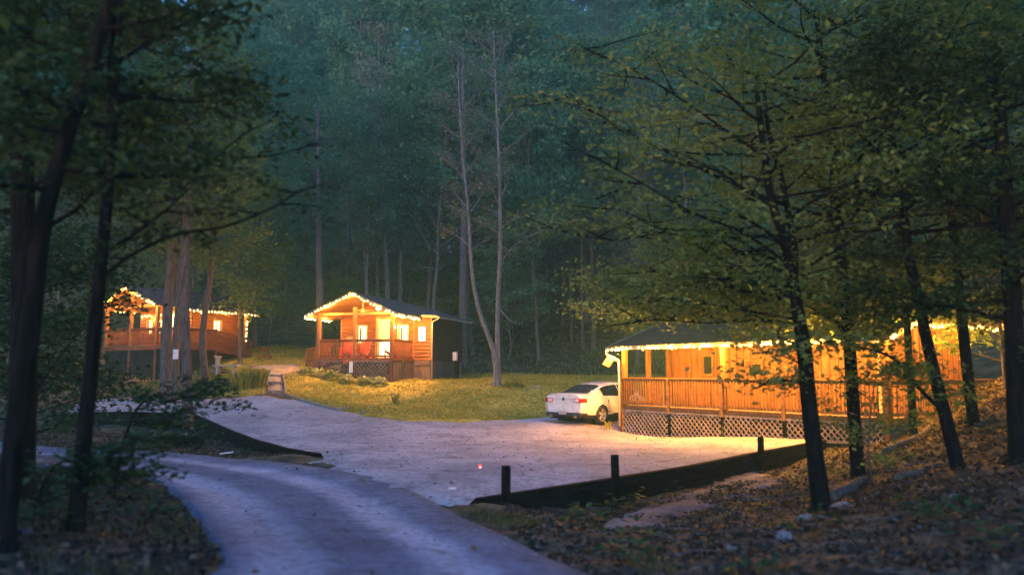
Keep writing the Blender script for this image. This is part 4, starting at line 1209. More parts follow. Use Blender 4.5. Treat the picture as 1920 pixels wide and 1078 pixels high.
# ================================================================ white sedan
def car():
    hx, hy = .66, .75
    cx_, cy_ = 3.56, 31.5
    z0 = hu(cx_-.6, cy_-1.3) + .01
    t = empty('parked_car', (cx_, cy_, z0), math.atan2(hy, hx), 'white four door sedan parked on the gravel left of the lattice porch', 'car')
    # side profile rows: station x (front +), then per station: sill z, belt z, roof z, half widths
    #      x     zlow  zbelt  ztop  wlow  wmid  wbelt wtop
    S = [(-2.53, .36, .99, 1.085, .70, .78, .74, .60),
         (-2.50, .34, 1.00, 1.105, .78, .86, .80, .64),
         (-2.38, .28, 1.015, 1.13, .86, .925, .85, .70),
         (-2.10, .24, 1.02, 1.135, .90, .955, .86, .72),
         (-1.86, .23, 1.02, 1.16, .92, .965, .865, .70),
         (-1.45, .22, 1.015, 1.305, .925, .970, .87, .64),
         (-1.00, .22, 1.00, 1.445, .925, .970, .875, .60),
         (-.45, .22, .985, 1.525, .925, .965, .88, .585),
         (.15, .22, .97, 1.54, .92, .96, .88, .585),
         (.62, .22, .955, 1.485, .92, .96, .875, .595),
         (1.02, .22, .94, 1.32, .92, .96, .865, .63),
         (1.38, .23, .925, 1.11, .92, .96, .855, .66),
         (1.62, .24, .90, .985, .915, .955, .84, .66),
         (2.05, .26, .83, .92, .89, .93, .80, .60),
         (2.35, .30, .74, .82, .80, .86, .73, .5),
         (2.52, .38, .60, .68, .60, .66, .58, .36)]
    A = np.array(S)
    xs = np.concatenate([np.linspace(-2.53,-1.9,24,endpoint=False), np.linspace(-1.9,1.7,80,endpoint=False), np.linspace(1.7,2.52,24)])
    def cr(col_):
        # smooth interpolation
        y = A[:,col_]; x = A[:,0]; m = np.gradient(y, x); out = []
        for q in xs:
            i = min(max(np.searchsorted(x, q)-1, 0), len(x)-2); h = x[i+1]-x[i]; u = (q-x[i])/h
            out.append((2*u**3-3*u**2+1)*y[i]+(u**3-2*u**2+u)*h*m[i]+(-2*u**3+3*u**2)*y[i+1]+(u**3-u**2)*h*m[i+1])
        return np.array(out)
    zl, zb, zt, wl_, wm, wb, wt = [cr(c) for c in range(1,8)]
    # half section from sill to roof centre: rows
    NR = 40; rows = []
    for i in range(len(xs)):
        cab = zt[i]-zb[i]
        P = [(wl_[i]-.06, zl[i]), (wl_[i], zl[i]+.07), (wm[i], zl[i]+(zb[i]-zl[i])*.45), (wm[i]-.005, zl[i]+(zb[i]-zl[i])*.66), (wb[i]+.02, zb[i]-.03), (wb[i]-.015, zb[i]+.02),
             (wt[i]+(wb[i]-wt[i])*.42, zb[i]+cab*.55), (wt[i]+.02, zt[i]-min(.07,cab*.3)), (wt[i]*.82, zt[i]-min(.02,cab*.1)), (wt[i]*.4, zt[i]), (0, zt[i]+.006)]
        P = np.array(P); L = np.concatenate([[0], np.cumsum(np.hypot(*np.diff(P,axis=0).T))])
        k = np.array([0,2,6,12,15,18,20,28,33,35,38,40][:len(P)+0]) if False else np.array([0,3,9,14,18,20,27,31,34,37,40])
        u = np.arange(NR+1); yy = np.interp(u, k, P[:,0]); zz_ = np.interp(u, k, P[:,1])
        # light smoothing
        for _ in range(2):
            yy[1:-1] = .25*yy[:-2]+.5*yy[1:-1]+.25*yy[2:]; zz_[1:-1] = .25*zz_[:-2]+.5*zz_[1:-1]+.25*zz_[2:]
        rows.append(np.column_stack([np.full(NR+1, xs[i]), yy, zz_]))
    G = np.array(rows)      # nx, NR+1, 3
    nx_ = len(xs)
    parts = {'body': [], 'window': [], 'rear_window': [], 'windscreen': [], 'sill': [], 'skip': []}
    tail = []; 
    for i in range(nx_-1):
        for j in range(NR):
            c = (G[i,j]+G[i+1,j]+G[i,j+1]+G[i+1,j+1])/4; x, y, z = c; key = 'body'
            if math.hypot(x+1.43, z-.33) < .385 or math.hypot(x-1.44, z-.33) < .385: key = 'skip' if z < .78 and y > .5 else 'body'
            elif z < .36 and j < 9: key = 'sill'
            if 20 <= j < 30 and -1.28 < x < 1.08 and key == 'body':
                # side glass with pillars
                lo = .06
                roofz = np.interp(x, xs, zt)-.09
                if z < roofz and not (-.12 < x < -.04) and not (-1.28 < x < -1.22): key = 'window'
                if -.93 < x < -.89: key = 'body'
            if j >= 32 and -1.98 < x < -1.04 and y < .60 and key == 'body': key = 'rear_window'
            if j >= 31 and .70 < x < 1.5 and y < .64 and key == 'body': key = 'windscreen'
            if key == 'body' and z < .42 and x < -2.3: key = 'sill'
            parts.setdefault(key, []).append((i, j))
    mats = {'body': mat_plain('car_white_paint', (.80,.76,.66), .18), 'window': M['glassdark'], 'rear_window': mat_plain('tinted_glass',(.03,.04,.055),.06), 'windscreen': M['glassdark'],
            'sill': M['black'], 'tail': mat_plain('tail_light_red',(.55,.02,.02),.2)}
    mats['body'].node_tree.nodes['Principled BSDF'].inputs['Coat Weight'].default_value = .6
    def mk(name, cells, mat, side=(1,-1), off=0.0, parent=t):
        vid = {}; co = []; fs = []
        for s_ in side:
            for (i, j) in cells:
                f = []
                for a, b_ in ((i,j),(i+1,j),(i+1,j+1),(i,j+1)):
                    kk = (a, b_, s_ if b_ < NR else 0)
                    if kk not in vid:
                        vid[kk] = len(co); p = G[a,b_]; co.append((p[0], s_*p[1], p[2]))
                    f.append(vid[kk])
                fs.append(f if s_ < 0 else f[::-1])
        if name == 'body':
            # close the nose and the tail
            for e in (0, nx_-1):
                ring = [vid[(e,j,1)] for j in range(NR+1) if (e,j,1) in vid] + ([vid[(e,NR,0)]] if (e,NR,0) in vid else []) + [vid[(e,j,-1)] for j in range(NR,-1,-1) if (e,j,-1) in vid]
                if len(ring) > 3: fs.append(ring if e == 0 else ring[::-1])
        me_ = bpy.data.meshes.new(name); me_.from_pydata(co, [], fs)
        me_.polygons.foreach_set('use_smooth', [len(f_) == 4 for f_ in fs]); me_.update()
        return link(name, me_, mat, parent)
    body = mk('body', parts['body'], mats['body'])
    for s_ in (1,-1): mk('side_window', parts['window'], mats['window'], (s_,))
    mk('rear_window', parts['rear_window'], mats['rear_window']); mk('windscreen', parts['windscreen'], mats['windscreen']); mk('lower_trim', parts['sill'], mats['sill'])
    for s_ in (1,-1):
        tl = MB().prism([(-2.565,s_*.50),(-2.565,s_*.76),(-2.535,s_*.85),(-2.45,s_*.925),(-2.36,s_*.955),(-2.36,s_*.85),(-2.45,s_*.70),(-2.46,s_*.50)],2,.80,.95).build('tail_light', mats['tail'], t, .012)
    for s_ in (1,-1):
        b_ = MB(); b_.box(-2.58,-2.54,min(s_*.53,s_*.70),max(s_*.53,s_*.70),.825,.925); b_.build('reversing_lens', M['white'], t, .01)
    # rear details: plate recess, plate, emblem, crease bar, exhausts, bumper
    MB().box(-2.60,-2.40,-.80,.80,.30,.44).build('rear_valance', M['black'], t, .04)
    MB().box(-2.625,-2.60,-.16,.16,.37,.50).build('licence_plate', M['gutter'], t, .004)
    MB().box(-2.545,-2.52,-.49,.49,.915,.93).build('chrome_strip', M['gutter'], t)
    MB().lathe([(.001,-.0),(.055,0),(.06,.012),(.001,.014)], (-2.56,0,.92), axis='x', seg=18).build('emblem', mat_plain('dark_blue_badge',(.03,.04,.10),.3), t).scale = (1,1.0,1)
    for s_ in (-1,1):
        MB().lathe([(.05,-.12),(.055,0),(.045,.0),(.04,-.1)], (-2.50,s_*.55,.30), axis='x', seg=12).build('exhaust_pipe', M['gutter'], t)
        m_ = MB(); m_.lathe([(.001,-.1),(.09,-.08),(.11,0),(.09,.05),(.001,.06)], (.78,s_*1.03,1.02), axis='x', seg=10); m_.box(.72,.80,min(s_*.86,s_*1.0),max(s_*.86,s_*1.0),.98,1.02)
        m_.build('wing_mirror', mats['body'], t)
        for xx in (-.62,.42): MB().box(xx,xx+.2,s_*.965-.012,s_*.965+.012,.80,.83).build('door_handle', mats['body'], t, .005)
        # headlight
        MB().lathe([(.001,-.1),(.1,-.08),(.12,0),(.08,.06),(.001,.08)], (2.22,s_*.68,.68), axis='x', seg=12).build('headlight', M['white'], t)
        # shut lines
        for xx in (-1.02,-.08,.98):
            MB().box(xx-.005,xx+.005,s_*.955-.02,s_*.955+.012,.42,.90).build('door_gap', M['dark'], t)
    # underside and wheel wells
    MB().box(-2.3,2.25,-.80,.80,.20,.36).build('underbody', M['dark'], t)
    for s_ in (-1,1):
        for wx in (-1.43, 1.44):
            MB().lathe([(.001,0),(.43,0),(.43,.30)] if s_ < 0 else [(.001,0),(.43,0),(.43,-.30)], (wx, s_*.62, .36), axis='y', seg=24).build('wheel_well', M['dark'], t)
            wh = empty('wheel', (wx, s_*.86, .335)); wh.parent = t
            o_ = s_
            MB().lathe([(.235,-.11),(.30,-.115),(.328,-.09),(.335,-.04),(.335,.04),(.328,.09),(.30,.115),(.235,.11)], (0,0,0), axis='y', seg=32).build('tyre', mat_plain('tyre_rubber',(.02,.02,.02),.85), wh)
            r_ = MB(); r_.lathe([(.24,o_*.095),(.232,o_*.10),(.215,o_*.085),(.215,-o_*.05)], axis='y', seg=32); r_.lathe([(.001,o_*.09),(.05,o_*.09),(.06,o_*.06),(.05,0),(.001,0)], axis='y', seg=12)
            for k in range(5):
                a = 2*math.pi*k/5+.2
                for da in (-.14,.14):
                    r_.beam((math.cos(a)*.03,o_*.07,math.sin(a)*.03),(math.cos(a+da)*.225,o_*.082,math.sin(a+da)*.225),.045,.03,up=(0,1,0))
            r_.build('rim', M['gutter'], wh)
            MB().lathe([(.001,o_*.0),(.21,o_*.0)], axis='y', seg=20).build('brake_disc', M['black'], wh)
    return t
the_car = car()
# ================================================================ vegetation
def leaf_cloud(rng, C, size, tone, flat=.5, name='crown', aspect=.6):
    """diamond leaves at points C; size per leaf; flat = how strongly they lie level"""
    n = len(C); C = np.asarray(C, float)
    nrm = rng.normal(size=(n,3)); nrm[:,2] = np.abs(nrm[:,2]) + flat*2.2; nrm /= np.linalg.norm(nrm,axis=1)[:,None]
    d = rng.normal(size=(n,3)); d -= nrm*(d*nrm).sum(1)[:,None]; d /= np.linalg.norm(d,axis=1)[:,None]
    w = np.cross(nrm, d); s_ = np.asarray(size)[:,None] if np.ndim(size) else np.full((n,1), size)
    s_ = s_*rng.uniform(.4,1.5,(n,1))
    V = np.empty((n,4,3)); V[:,0] = C-d*s_*.5; V[:,1] = C+w*s_*aspect*.5-d*s_*.05+nrm*s_*.08; V[:,2] = C+d*s_*.5-nrm*s_*.06; V[:,3] = C-w*s_*aspect*.5-d*s_*.05+nrm*s_*.08
    return fast_mesh(name, V.reshape(-1,3), np.arange(n*4), 4, False, tone)

def make_limbs(rng, trunk, radii, n, t0, t1, length, rise=(.1,.5), sub=5, droop=.0, az=None, kink=.12):
    """limbs with side twigs; returns polylines+radii and twig sample points"""
    T = [Vector(p) for p in trunk]; seg = [(b_-a).length for a, b_ in zip(T, T[1:])]; tot = sum(seg)
    def on(t):
        d = t*tot
        for i, s_ in enumerate(seg):
            if d <= s_ or i == len(seg)-1: return T[i].lerp(T[i+1], min(1,d/s_)), radii[i]+(radii[i+1]-radii[i])*min(1,d/s_)
            d -= s_
    lines = []; spots = []
    ga = rng.uniform(0,6.28)
    for k in range(n):
        t = t0+(t1-t0)*((k+rng.uniform(.1,.9))/n); o, r = on(t)
        a = (ga+k*2.399) if az is None else rng.uniform(az[0], az[1])
        L = length(t)*rng.uniform(.75,1.2); e = rng.uniform(*rise)
        d = Vector((math.cos(a)*math.cos(e), math.sin(a)*math.cos(e), math.sin(e))); p = o.copy(); pts = [p.copy()]; ns_ = 6
        for i in range(ns_):
            d = (d + Vector((rng.normal()*kink, rng.normal()*kink, rng.normal()*kink*.6 - droop*.25 + .03))).normalized(); p = p + d*L/ns_; pts.append(p.copy())
        r0 = min(r*.55, .012+L*.011); rad = [r0*(1-.85*i/ns_)+.002 for i in range(ns_+1)]
        lines.append((pts, rad, 5))
        for j in range(sub):
            u = rng.uniform(.22,1.0); i = min(int(u*ns_), ns_-1); q = pts[i].lerp(pts[i+1], u*ns_-i)
            dm = (pts[i+1]-pts[i]).normalized(); sa = rng.choice([-1,1])*rng.uniform(.5,1.1)
            h_ = Vector((dm.x*math.cos(sa)-dm.y*math.sin(sa), dm.x*math.sin(sa)+dm.y*math.cos(sa), dm.z*.6+rng.uniform(-.15,.3))).normalized()
            l = L*(.55-.35*u)*rng.uniform(.7,1.3)+.15
            m1 = q+h_*l*.5+Vector((0,0,rng.normal()*.04*l)); m2 = q+h_*l+Vector((0,0,-droop*.15*l+rng.normal()*.05*l))
            lines.append(([q,m1,m2],[rad[i]*.45,rad[i]*.28,.002],4)); spots += [q.lerp(m1,.6), m1, m1.lerp(m2,.5), m2]
        spots += [pts[-1], pts[-2], pts[-2].lerp(pts[-1],.5)]
    return lines, spots
def scatter(rng, spots, n, sx, sz):
    S = np.array([tuple(s_) for s_ in spots]); k = rng.integers(0, len(S), n)
    off = rng.normal(size=(n,3))*np.array([sx,sx,sz])
    clump = rng.uniform(0,1,len(S))
    return S[k]+off, np.clip(clump[k]*.6+rng.uniform(0,.45,n), 0, 1)
def trunk_path(h, lean=(0,0), wob=.12, n=9, rng=None):
    out = []; ox = oy = 0
    for i in range(n+1):
        t = i/n; out.append(Vector((lean[0]*t*h+ox, lean[1]*t*h+oy, t*h))); ox += rng.normal()*wob*.5; oy += rng.normal()*wob*.5
    return out
def build_tree(name, trunk, radii, lines, loc, bark, leaf_me, leafmat, label, group=None, seg=9, cat='tree', flare=True):
    t = empty(name, loc, 0, label, cat, group)
    mb = MB(); pts = list(trunk); rd = list(radii)
    if flare:
        pts = [pts[0]-Vector((0,0,.35)), pts[0], pts[0].lerp(pts[1],.12)] + pts[1:]; rd = [rd[0]*2.1, rd[0]*1.5, rd[0]*1.08] + rd[1:]
    mb.tube(pts, rd, seg)
    for p_, r_, sg in lines: mb.tube(p_, r_, sg, cap=False)
    mb.build('trunk', M[bark], t)
    if leaf_me is not None: link('crown', leaf_me, M[leafmat], t)
    return t

G_WOOD = 'trees of the dark wood on the slope'
# ---- prototypes of the far wood
protos = []
def tall_proto(seed, h, r, crown0, spread, nl, ls, bark, leafmat, lab, nleaf, name='forest_tree', rise=(.2,.9), sub=5):
    rng = np.random.default_rng(seed); tp = trunk_path(h, (rng.normal()*.03, rng.normal()*.03), .14, 10, rng)
    rd = [r*(1-.88*(i/10)**1.1) for i in range(11)]
    ln, sp = make_limbs(rng, tp, rd, nl, crown0, .985, lambda t: spread*(1-.66*((t-crown0)/(1-crown0))**2.4), rise, sub)
    C, tone = scatter(rng, sp, nleaf, ls*1.5, ls*.8) if nleaf else (None, None)
    me_ = leaf_cloud(rng, C, ls, tone, .08) if nleaf else None
    return build_tree(name, tp, rd, ln, (0,0,0), bark, me_, leafmat, lab, G_WOOD, 7)
LBL = ['tall broadleaf tree with a full dark crown in the wood on the slope', 'tall tree with a high narrow crown in the wood on the slope',
       'tall pale trunked tree in the wood on the slope', 'bare grey twiggy tree in the wood on the slope', 'small layered understory tree in the wood on the slope']
P = [tall_proto(1, 24, .20, .30, 4.8, 40, .36, 'bark_mid', 'leaf_far', LBL[0], 14000),
     tall_proto(2, 27, .20, .40, 3.8, 36, .34, 'bark_grey', 'leaf_far', LBL[1], 12000),
     tall_proto(3, 22, .16, .34, 4.4, 36, .34, 'bark_grey', 'leaf_far', LBL[0], 12000),
     tall_proto(4, 20, .16, .25, 2.8, 34, .20, 'bark_pale', 'leaf_pale', LBL[2], 3200),
     tall_proto(5, 18, .15, .25, 3.0, 46, .2, 'bark_grey', 'leaf_pale', LBL[3], 700, sub=9),
     tall_proto(6, 9, .075, .18, 2.6, 26, .17, 'bark_grey', 'leaf_far', LBL[4], 6500, 'understory_tree', (-.05,.35), 6),
     tall_proto(7, 7, .06, .15, 2.4, 22, .15, 'bark_grey', 'leaf_mid', LBL[4], 6000, 'understory_tree', (-.1,.3), 6)]
rr = random.Random(99)
used = [False]*len(P)
def place(k, x, y, s_=1.0, label=None):
    o = P[k] if not used[k] else copy_tree(P[k])
    used[k] = True
    o.location = (x, y, hg(x, y)); o.rotation_euler = (rr.uniform(-.03,.03), rr.uniform(-.03,.03), rr.uniform(0,6.28)); o.scale = (s_*rr.uniform(.9,1.1),)*2+(s_*rr.uniform(.9,1.12),)
    if label: o['label'] = label; o['group'] = ''; del o['group']
    else:
        q = x/y
        z_ = 'left of the left cabin' if q < -.56 else 'behind the left cabin' if q < -.36 else 'between the left and middle cabins' if q < -.26 else 'behind the middle cabin' if q < -.07 else 'behind the pale double trunk' if q < .03 else 'above the white car' if q < .15 else 'behind the honey cabin' if q < .42 else 'at the far right'
        n_ = ['full crowned tree','narrow tall tree','broad leafy tree','pale trunked tree','bare twiggy tree','layered small tree','low bushy small tree'][k]
        o['label'] = n_ + (' low' if y < 62 else ' halfway up' if y < 90 else ' high') + ' on the wooded slope, ' + z_
    return o
spots_ = []
def free(x, y, dmin):
    for a, b_ in spots_:
        if (a-x)**2+(b_-y)**2 < dmin*dmin: return False
    return True
def in_clear(x, y):
    # clearing: lot, cabins, lawn
    if y < 49 - .0*x and -22 < x < 16 and y < 50: return True
    if -28 < x < -14 and 40 < y < 56: return True
    if -14 < x < -6 and y < 52: return True
    if 3 < x < 18 and y < 38: return True
    return False
cnt = 0; tries = 0
while cnt < 270 and tries < 9000:
    tries += 1
    y = 46 + 105*rr.random()**1.1; x = rr.uniform(-.78,.78)*y
    if in_clear(x, y) or not free(x, y, 2.6 if y < 80 else 3.4): continue
    spots_.append((x,y)); u = rr.random()
    k = 0 if u < .28 else 1 if u < .5 else 2 if u < .72 else 3 if u < .88 else 4
    place(k, x, y, rr.uniform(.8,1.15)); cnt += 1
cnt = 0; tries = 0
while cnt < 75 and tries < 9000:
    tries += 1
    y = 44 + 40*rr.random()**1.3; x = rr.uniform(-.75,.75)*y
    if in_clear(x, y) or not free(x, y, 1.8): continue
    if -6 < x < 10 and y < 52: continue
    spots_.append((x,y)); place(5 if rr.random() < .5 else 6, x, y, rr.uniform(.7,1.15)); cnt += 1

# ---- named trees, each traced as a path of pixels at a distance
def px_tree(name, path, D, radii, bark, leafmat, label, limbs=None, leaves=None, dD=0.0, extra=(), cat='tree', group=None, seed=0, seg=10, base_on=hg):
    """path: pixels from the foot up; D distance of the foot; dD change of distance to the top"""
    rng = np.random.default_rng(seed+100); n = len(path)
    g_ = at(path[0][0], path[0][1], D); base = Vector((g_.x, g_.y, base_on(g_.x, g_.y)))
    pts = []
    for i, (px, py) in enumerate(path):
        p = at(px, py, D+dD*i/(n-1)); pts.append(p)
    pts[0] = base.copy()
    sm = [Vector(v) for v in cat_curve([tuple(p) for p in pts], 4)]
    rs = list(np.interp(np.linspace(0,1,len(sm)), np.linspace(0,1,len(radii)), radii))
    loc = [p-base for p in sm]; lines = []; sp = []
    for e in extra:      # extra limbs traced by pixels: (pixels, D0, D1, r0, r1)
        pp = [at(a, b_, e[1]+(e[2]-e[1])*i/(len(e[0])-1)) - base for i, (a, b_) in enumerate(e[0])]
        q = [Vector(v) for v in cat_curve([tuple(p) for p in pp], 4)]
        lines.append((q, [e[3]+(e[4]-e[3])*i/(len(q)-1) for i in range(len(q))], 7))
        if len(e) > 5:
            l2, s2 = make_limbs(rng, q, [e[3]]*len(q), e[5], .1, 1.0, lambda t: e[6], (-.25,.35), 4)
            lines += l2; sp += s2
    if limbs:
        for (n_, t0, t1, L, rise, sub, az) in limbs:
            l2, s2 = make_limbs(rng, loc, rs, n_, t0, t1, (lambda t, L=L: L), rise, sub, az=az); lines += l2; sp += s2
    me_ = None
    if leaves and sp:
        C, tone = scatter(rng, sp, leaves[0], leaves[2], leaves[3]); me_ = leaf_cloud(rng, C, leaves[1], tone, leaves[4] if len(leaves) > 4 else .5)
    return build_tree(name, loc, rs, lines, tuple(base), bark, me_, leafmat, label, group, seg, cat)

# middle distance
px_tree('pine_tree', [(868,712),(868,560),(870,400),(868,240),(868,90)], 50, [.30,.26,.22,.16,.08], 'bark_grey', 'leaf_far', 'straight thick grey trunk rising just behind the right end of the middle cabin',
        [(26,.45,.98,3.0,(.0,.5),5,None)], (4500,.24,.35,.2), seed=1)
px_tree('birch_tree', [(931,722),(926,660),(898,580),(884,500),(878,400),(866,270),(858,120)], 38.5, [.17,.13,.10,.09,.08,.06,.03], 'bark_pale', 'leaf_pale', 'pale crooked trunk leaning left, joined at the foot to a straighter trunk beside the lawn',
        [(24,.4,.99,1.9,(.2,1.0),6,None)], (2500,.13,.3,.2), seed=2)
px_tree('birch_tree', [(934,720),(933,640),(934,560),(938,460),(936,320),(930,180),(925,60)], 38.7, [.16,.13,.11,.10,.085,.06,.03], 'bark_pale', 'leaf_pale', 'pale straight trunk growing from the same foot as the crooked one beside the lawn',
        [(24,.4,.99,1.9,(.2,1.0),6,None)], (2500,.13,.3,.2), seed=3, extra=[([(935,575),(955,600),(980,608)],38.7,38,.035,.01),([(936,500),(960,465),(1000,440),(1060,415)],38.7,38,.03,.008,8,.9)])
px_tree('forest_tree', [(600,640),(600,560),(598,480),(597,360),(596,180)], 49, [.26,.24,.22,.16,.08], 'bark_grey', 'leaf_far', 'stout straight trunk behind the left roof slope of the middle cabin', [(28,.5,.98,3.2,(.0,.6),5,None)], (7000,.24,.4,.25), seed=4)
px_tree('forest_tree', [(727,620),(727,540),(722,460),(716,340),(716,200)], 52, [.2,.18,.15,.11,.05], 'bark_grey', 'leaf_far', 'left one of two slim trunks showing just above the middle cabin roof', [(26,.4,.98,2.6,(.0,.6),5,None)], (5500,.22,.4,.25), seed=5)
px_tree('forest_tree', [(751,620),(751,540),(752,430),(750,330),(752,220)], 53, [.18,.16,.14,.10,.05], 'bark_grey', 'leaf_far', 'right one of two slim trunks showing just above the middle cabin roof', [(26,.4,.98,2.4,(.0,.6),5,None)], (5500,.22,.4,.25), seed=6)
for i, (px, py, D, w, tx, lb) in enumerate([(1072,655,58,.12,1066,'slim pale trunk leftmost of the three standing on the dim slope behind the car'),(1093,662,56,.12,1088,'slim pale trunk, middle of the three on the dim slope behind the car'),
        (1113,640,60,.11,1112,'slim pale trunk rightmost of the three standing on the dim slope behind the car'),(1008,655,60,.11,1003,'slim dark trunk on the slope between the pale double trunk and the car')]):
    px_tree('forest_tree', [(px,py),(px-2,560),((px+tx)/2,450),(tx,330),(tx,200)], D, [w,w*.9,w*.8,w*.6,.03], 'bark_grey', 'leaf_far', lb, [(22,.4,.98,2.2,(.0,.6),5,None)], (4200,.22,.4,.25), seed=10+i)
# trees round the left cabin
px_tree('forest_tree', [(311,722),(312,640),(316,560),(322,470),(326,340),(330,200)], 35, [.25,.22,.20,.18,.14,.07], 'bark_warm', 'leaf_mid', 'thick grey trunk in front of the red door of the left cabin', [(26,.5,.98,2.8,(.0,.6),5,None)], (8000,.2,.35,.2), seed=20)
px_tree('forest_tree', [(330,724),(330,640),(336,550),(338,420),(336,280)], 37, [.19,.17,.15,.12,.06], 'bark_mid', 'leaf_mid', 'reddish brown trunk right behind the grey one at the left cabin, carrying a white notice', [(24,.5,.98,2.6,(.0,.6),5,None)], (6500,.2,.35,.2), seed=21)
px_tree('forest_tree', [(354,790),(350,700),(347,600),(346,500),(352,380),(356,240),(360,90)], 27.5, [.20,.165,.155,.145,.13,.09,.05], 'bark_warm', 'leaf_mid', 'tall straight grey trunk standing at the corner of the gravel lot', [(26,.55,.98,2.6,(.0,.6),5,None)], (7000,.17,.32,.2), seed=22)
px_tree('forest_tree', [(388,706),(380,650),(384,590),(394,520),(398,430),(400,330),(404,200)], 38, [.19,.16,.14,.13,.11,.09,.05], 'bark_warm', 'leaf_mid', 'slim grey trunk with a bend near its foot beside the stairs of the left cabin', [(26,.45,.98,2.4,(.0,.6),5,None)], (7500,.19,.33,.2), seed=23)
px_tree('leafy_tree', [(452,640),(450,560),(446,460),(444,340)], 47, [.12,.1,.07,.03], 'bark_mid', 'leaf_mid', 'bright leafy young tree behind the right end of the left cabin', [(26,.2,.99,2.6,(.0,.6),5,None)], (8500,.22,.4,.3), seed=24)
px_tree('forest_tree', [(478,640),(478,560),(478,440),(478,330)], 52, [.16,.14,.1,.05], 'bark_mid', 'leaf_far', 'dim slender trunk between the left and middle cabins', [(24,.4,.98,2.6,(.0,.6),5,None)], (6000,.22,.4,.25), seed=25)
# near left
px_tree('forest_tree', [(143,958),(158,820),(172,680),(185,540),(200,380),(212,200),(222,0),(228,-160)], 7.6, [.085,.07,.066,.06,.055,.05,.045,.03], 'bark_dark', 'leaf_shaded', 'thin dark near trunk rising the full height of the left side',
        [(8,.6,.98,1.2,(-.1,.4),4,(1.5,3.8))], (1300,.085,.14,.08), seed=30,
        extra=[([(190,520),(250,476),(330,440),(420,425),(500,395),(560,360),(610,345)],7.6,8.2,.022,.006,6,.35),([(198,470),(250,440),(310,395),(360,350)],7.6,7.2,.02,.006,5,.35),
               ([(210,210),(260,158),(330,145),(430,136)],7.6,8.4,.02,.006,5,.4),([(205,330),(300,330),(420,300),(510,292),(600,268)],7.6,9.2,.02,.006,5,.4),([(400,300),(460,250),(510,225),(530,190)],8.6,9.2,.012,.004,4,.3),([(215,120),(300,70),(380,30),(470,5)],7.6,9.0,.025,.008,5,.5)])
px_tree('forest_tree', [(10,900),(40,740),(58,600),(75,450),(105,320),(150,180),(190,60),(240,-80)], 6.6, [.095,.085,.08,.072,.068,.064,.06,.05], 'bark_dark', 'leaf_shaded', 'thick dark trunk leaning right across the left edge of the view',
        [(9,.55,.98,1.3,(-.2,.4),5,None)], (5000,.085,.18,.10), seed=31)
px_tree('forest_tree', [(40,900),(45,600),(42,300),(48,100),(50,-60)], 9.5, [.16,.14,.13,.12,.1], 'bark_dark', 'leaf_shaded', 'upright dark trunk at the far left edge behind the leaning one', [(12,.45,.98,1.8,(-.1,.5),5,None)], (14000,.115,.26,.14), seed=32)
px_tree('sapling', [(58,800),(60,700),(58,560),(60,430)], 17, [.05,.04,.03,.015], 'bark_dark', 'leaf_shaded', 'young tree with a loose dark crown far left in front of the left cabin', [(30,.1,.98,1.6,(-.1,.5),6,None)], (14000,.13,.32,.18), seed=33)
# near right
px_tree('forest_tree', [(1541,952),(1528,850),(1516,750),(1508,660),(1492,560),(1474,460),(1448,380),(1432,280),(1418,160)], 12.4, [.15,.125,.12,.115,.09,.08,.065,.055,.035], 'bark_dark', 'leaf_mid', 'dark forked tree standing on the right bank between the lattice porch and the viewer',
        [(20,.5,.99,2.0,(-.05,.5),6,None)], (11000,.10,.27,.10), seed=40,
        extra=[([(1488,545),(1490,470),(1478,400),(1462,320),(1440,240),(1432,150)],12.4,12.9,.065,.03,8,1.2),([(1510,660),(1480,640),(1450,628)],12.4,12.2,.03,.008,3,.5),([(1514,690),(1470,668),(1410,660)],12.4,12.0,.02,.006,4,.45),
               ([(1505,640),(1490,520),(1400,440),(1300,400),(1180,330),(1060,270)],12.4,11.4,.035,.006,10,.8),([(1495,570),(1420,520),(1320,470),(1200,410),(1110,370)],12.4,13.4,.03,.006,10,.9),
               ([(1500,600),(1440,590),(1360,575),(1260,560),(1180,560)],12.4,13.0,.025,.005,9,.8),([(1515,730),(1480,712),(1440,718),(1400,735)],12.4,11.9,.018,.004,5,.4),([(1502,610),(1430,600),(1330,605),(1220,600),(1170,610)],12.4,14.5,.025,.006,14,.9),([(1498,560),(1400,545),(1290,520),(1200,500)],12.4,14.5,.025,.006,12,1.0),([(1492,520),(1400,480),(1300,430),(1150,450),(1040,430)],12.4,14.5,.03,.006,12,1.1),([(1440,300),(1340,230),(1220,150),(1100,90)],12.8,14,.03,.006,12,1.1),([(1460,380),(1340,330),(1200,260),(1060,180)],12.6,15,.03,.006,12,1.2)])
px_tree('forest_tree', [(1608,874),(1600,760),(1592,640),(1580,520),(1568,400),(1562,270),(1545,150),(1530,20)], 14.6, [.13,.115,.11,.105,.10,.08,.06,.04], 'bark_dark', 'leaf_mid', 'straight dark trunk next right of the forked tree, crossing the porch corner',
        [(24,.50,.99,2.6,(-.05,.5),6,None)], (19000,.11,.28,.12), seed=41, extra=[([(1590,640),(1560,600),(1480,560),(1380,545),(1260,500)],14.6,13.4,.03,.006,9,.9),
        ([(1588,620),(1540,590),(1440,585),(1320,590),(1190,600)],14.6,19,.03,.006,18,1.3),([(1586,580),(1520,560),(1420,560),(1300,565),(1160,575)],14.6,18,.03,.006,18,1.3),([(1582,540),(1500,520),(1400,520),(1280,530),(1150,540)],14.6,17.5,.03,.006,16,1.3),
        ([(1590,560),(1640,540),(1700,530),(1780,540)],14.6,17,.03,.006,10,1.1)])
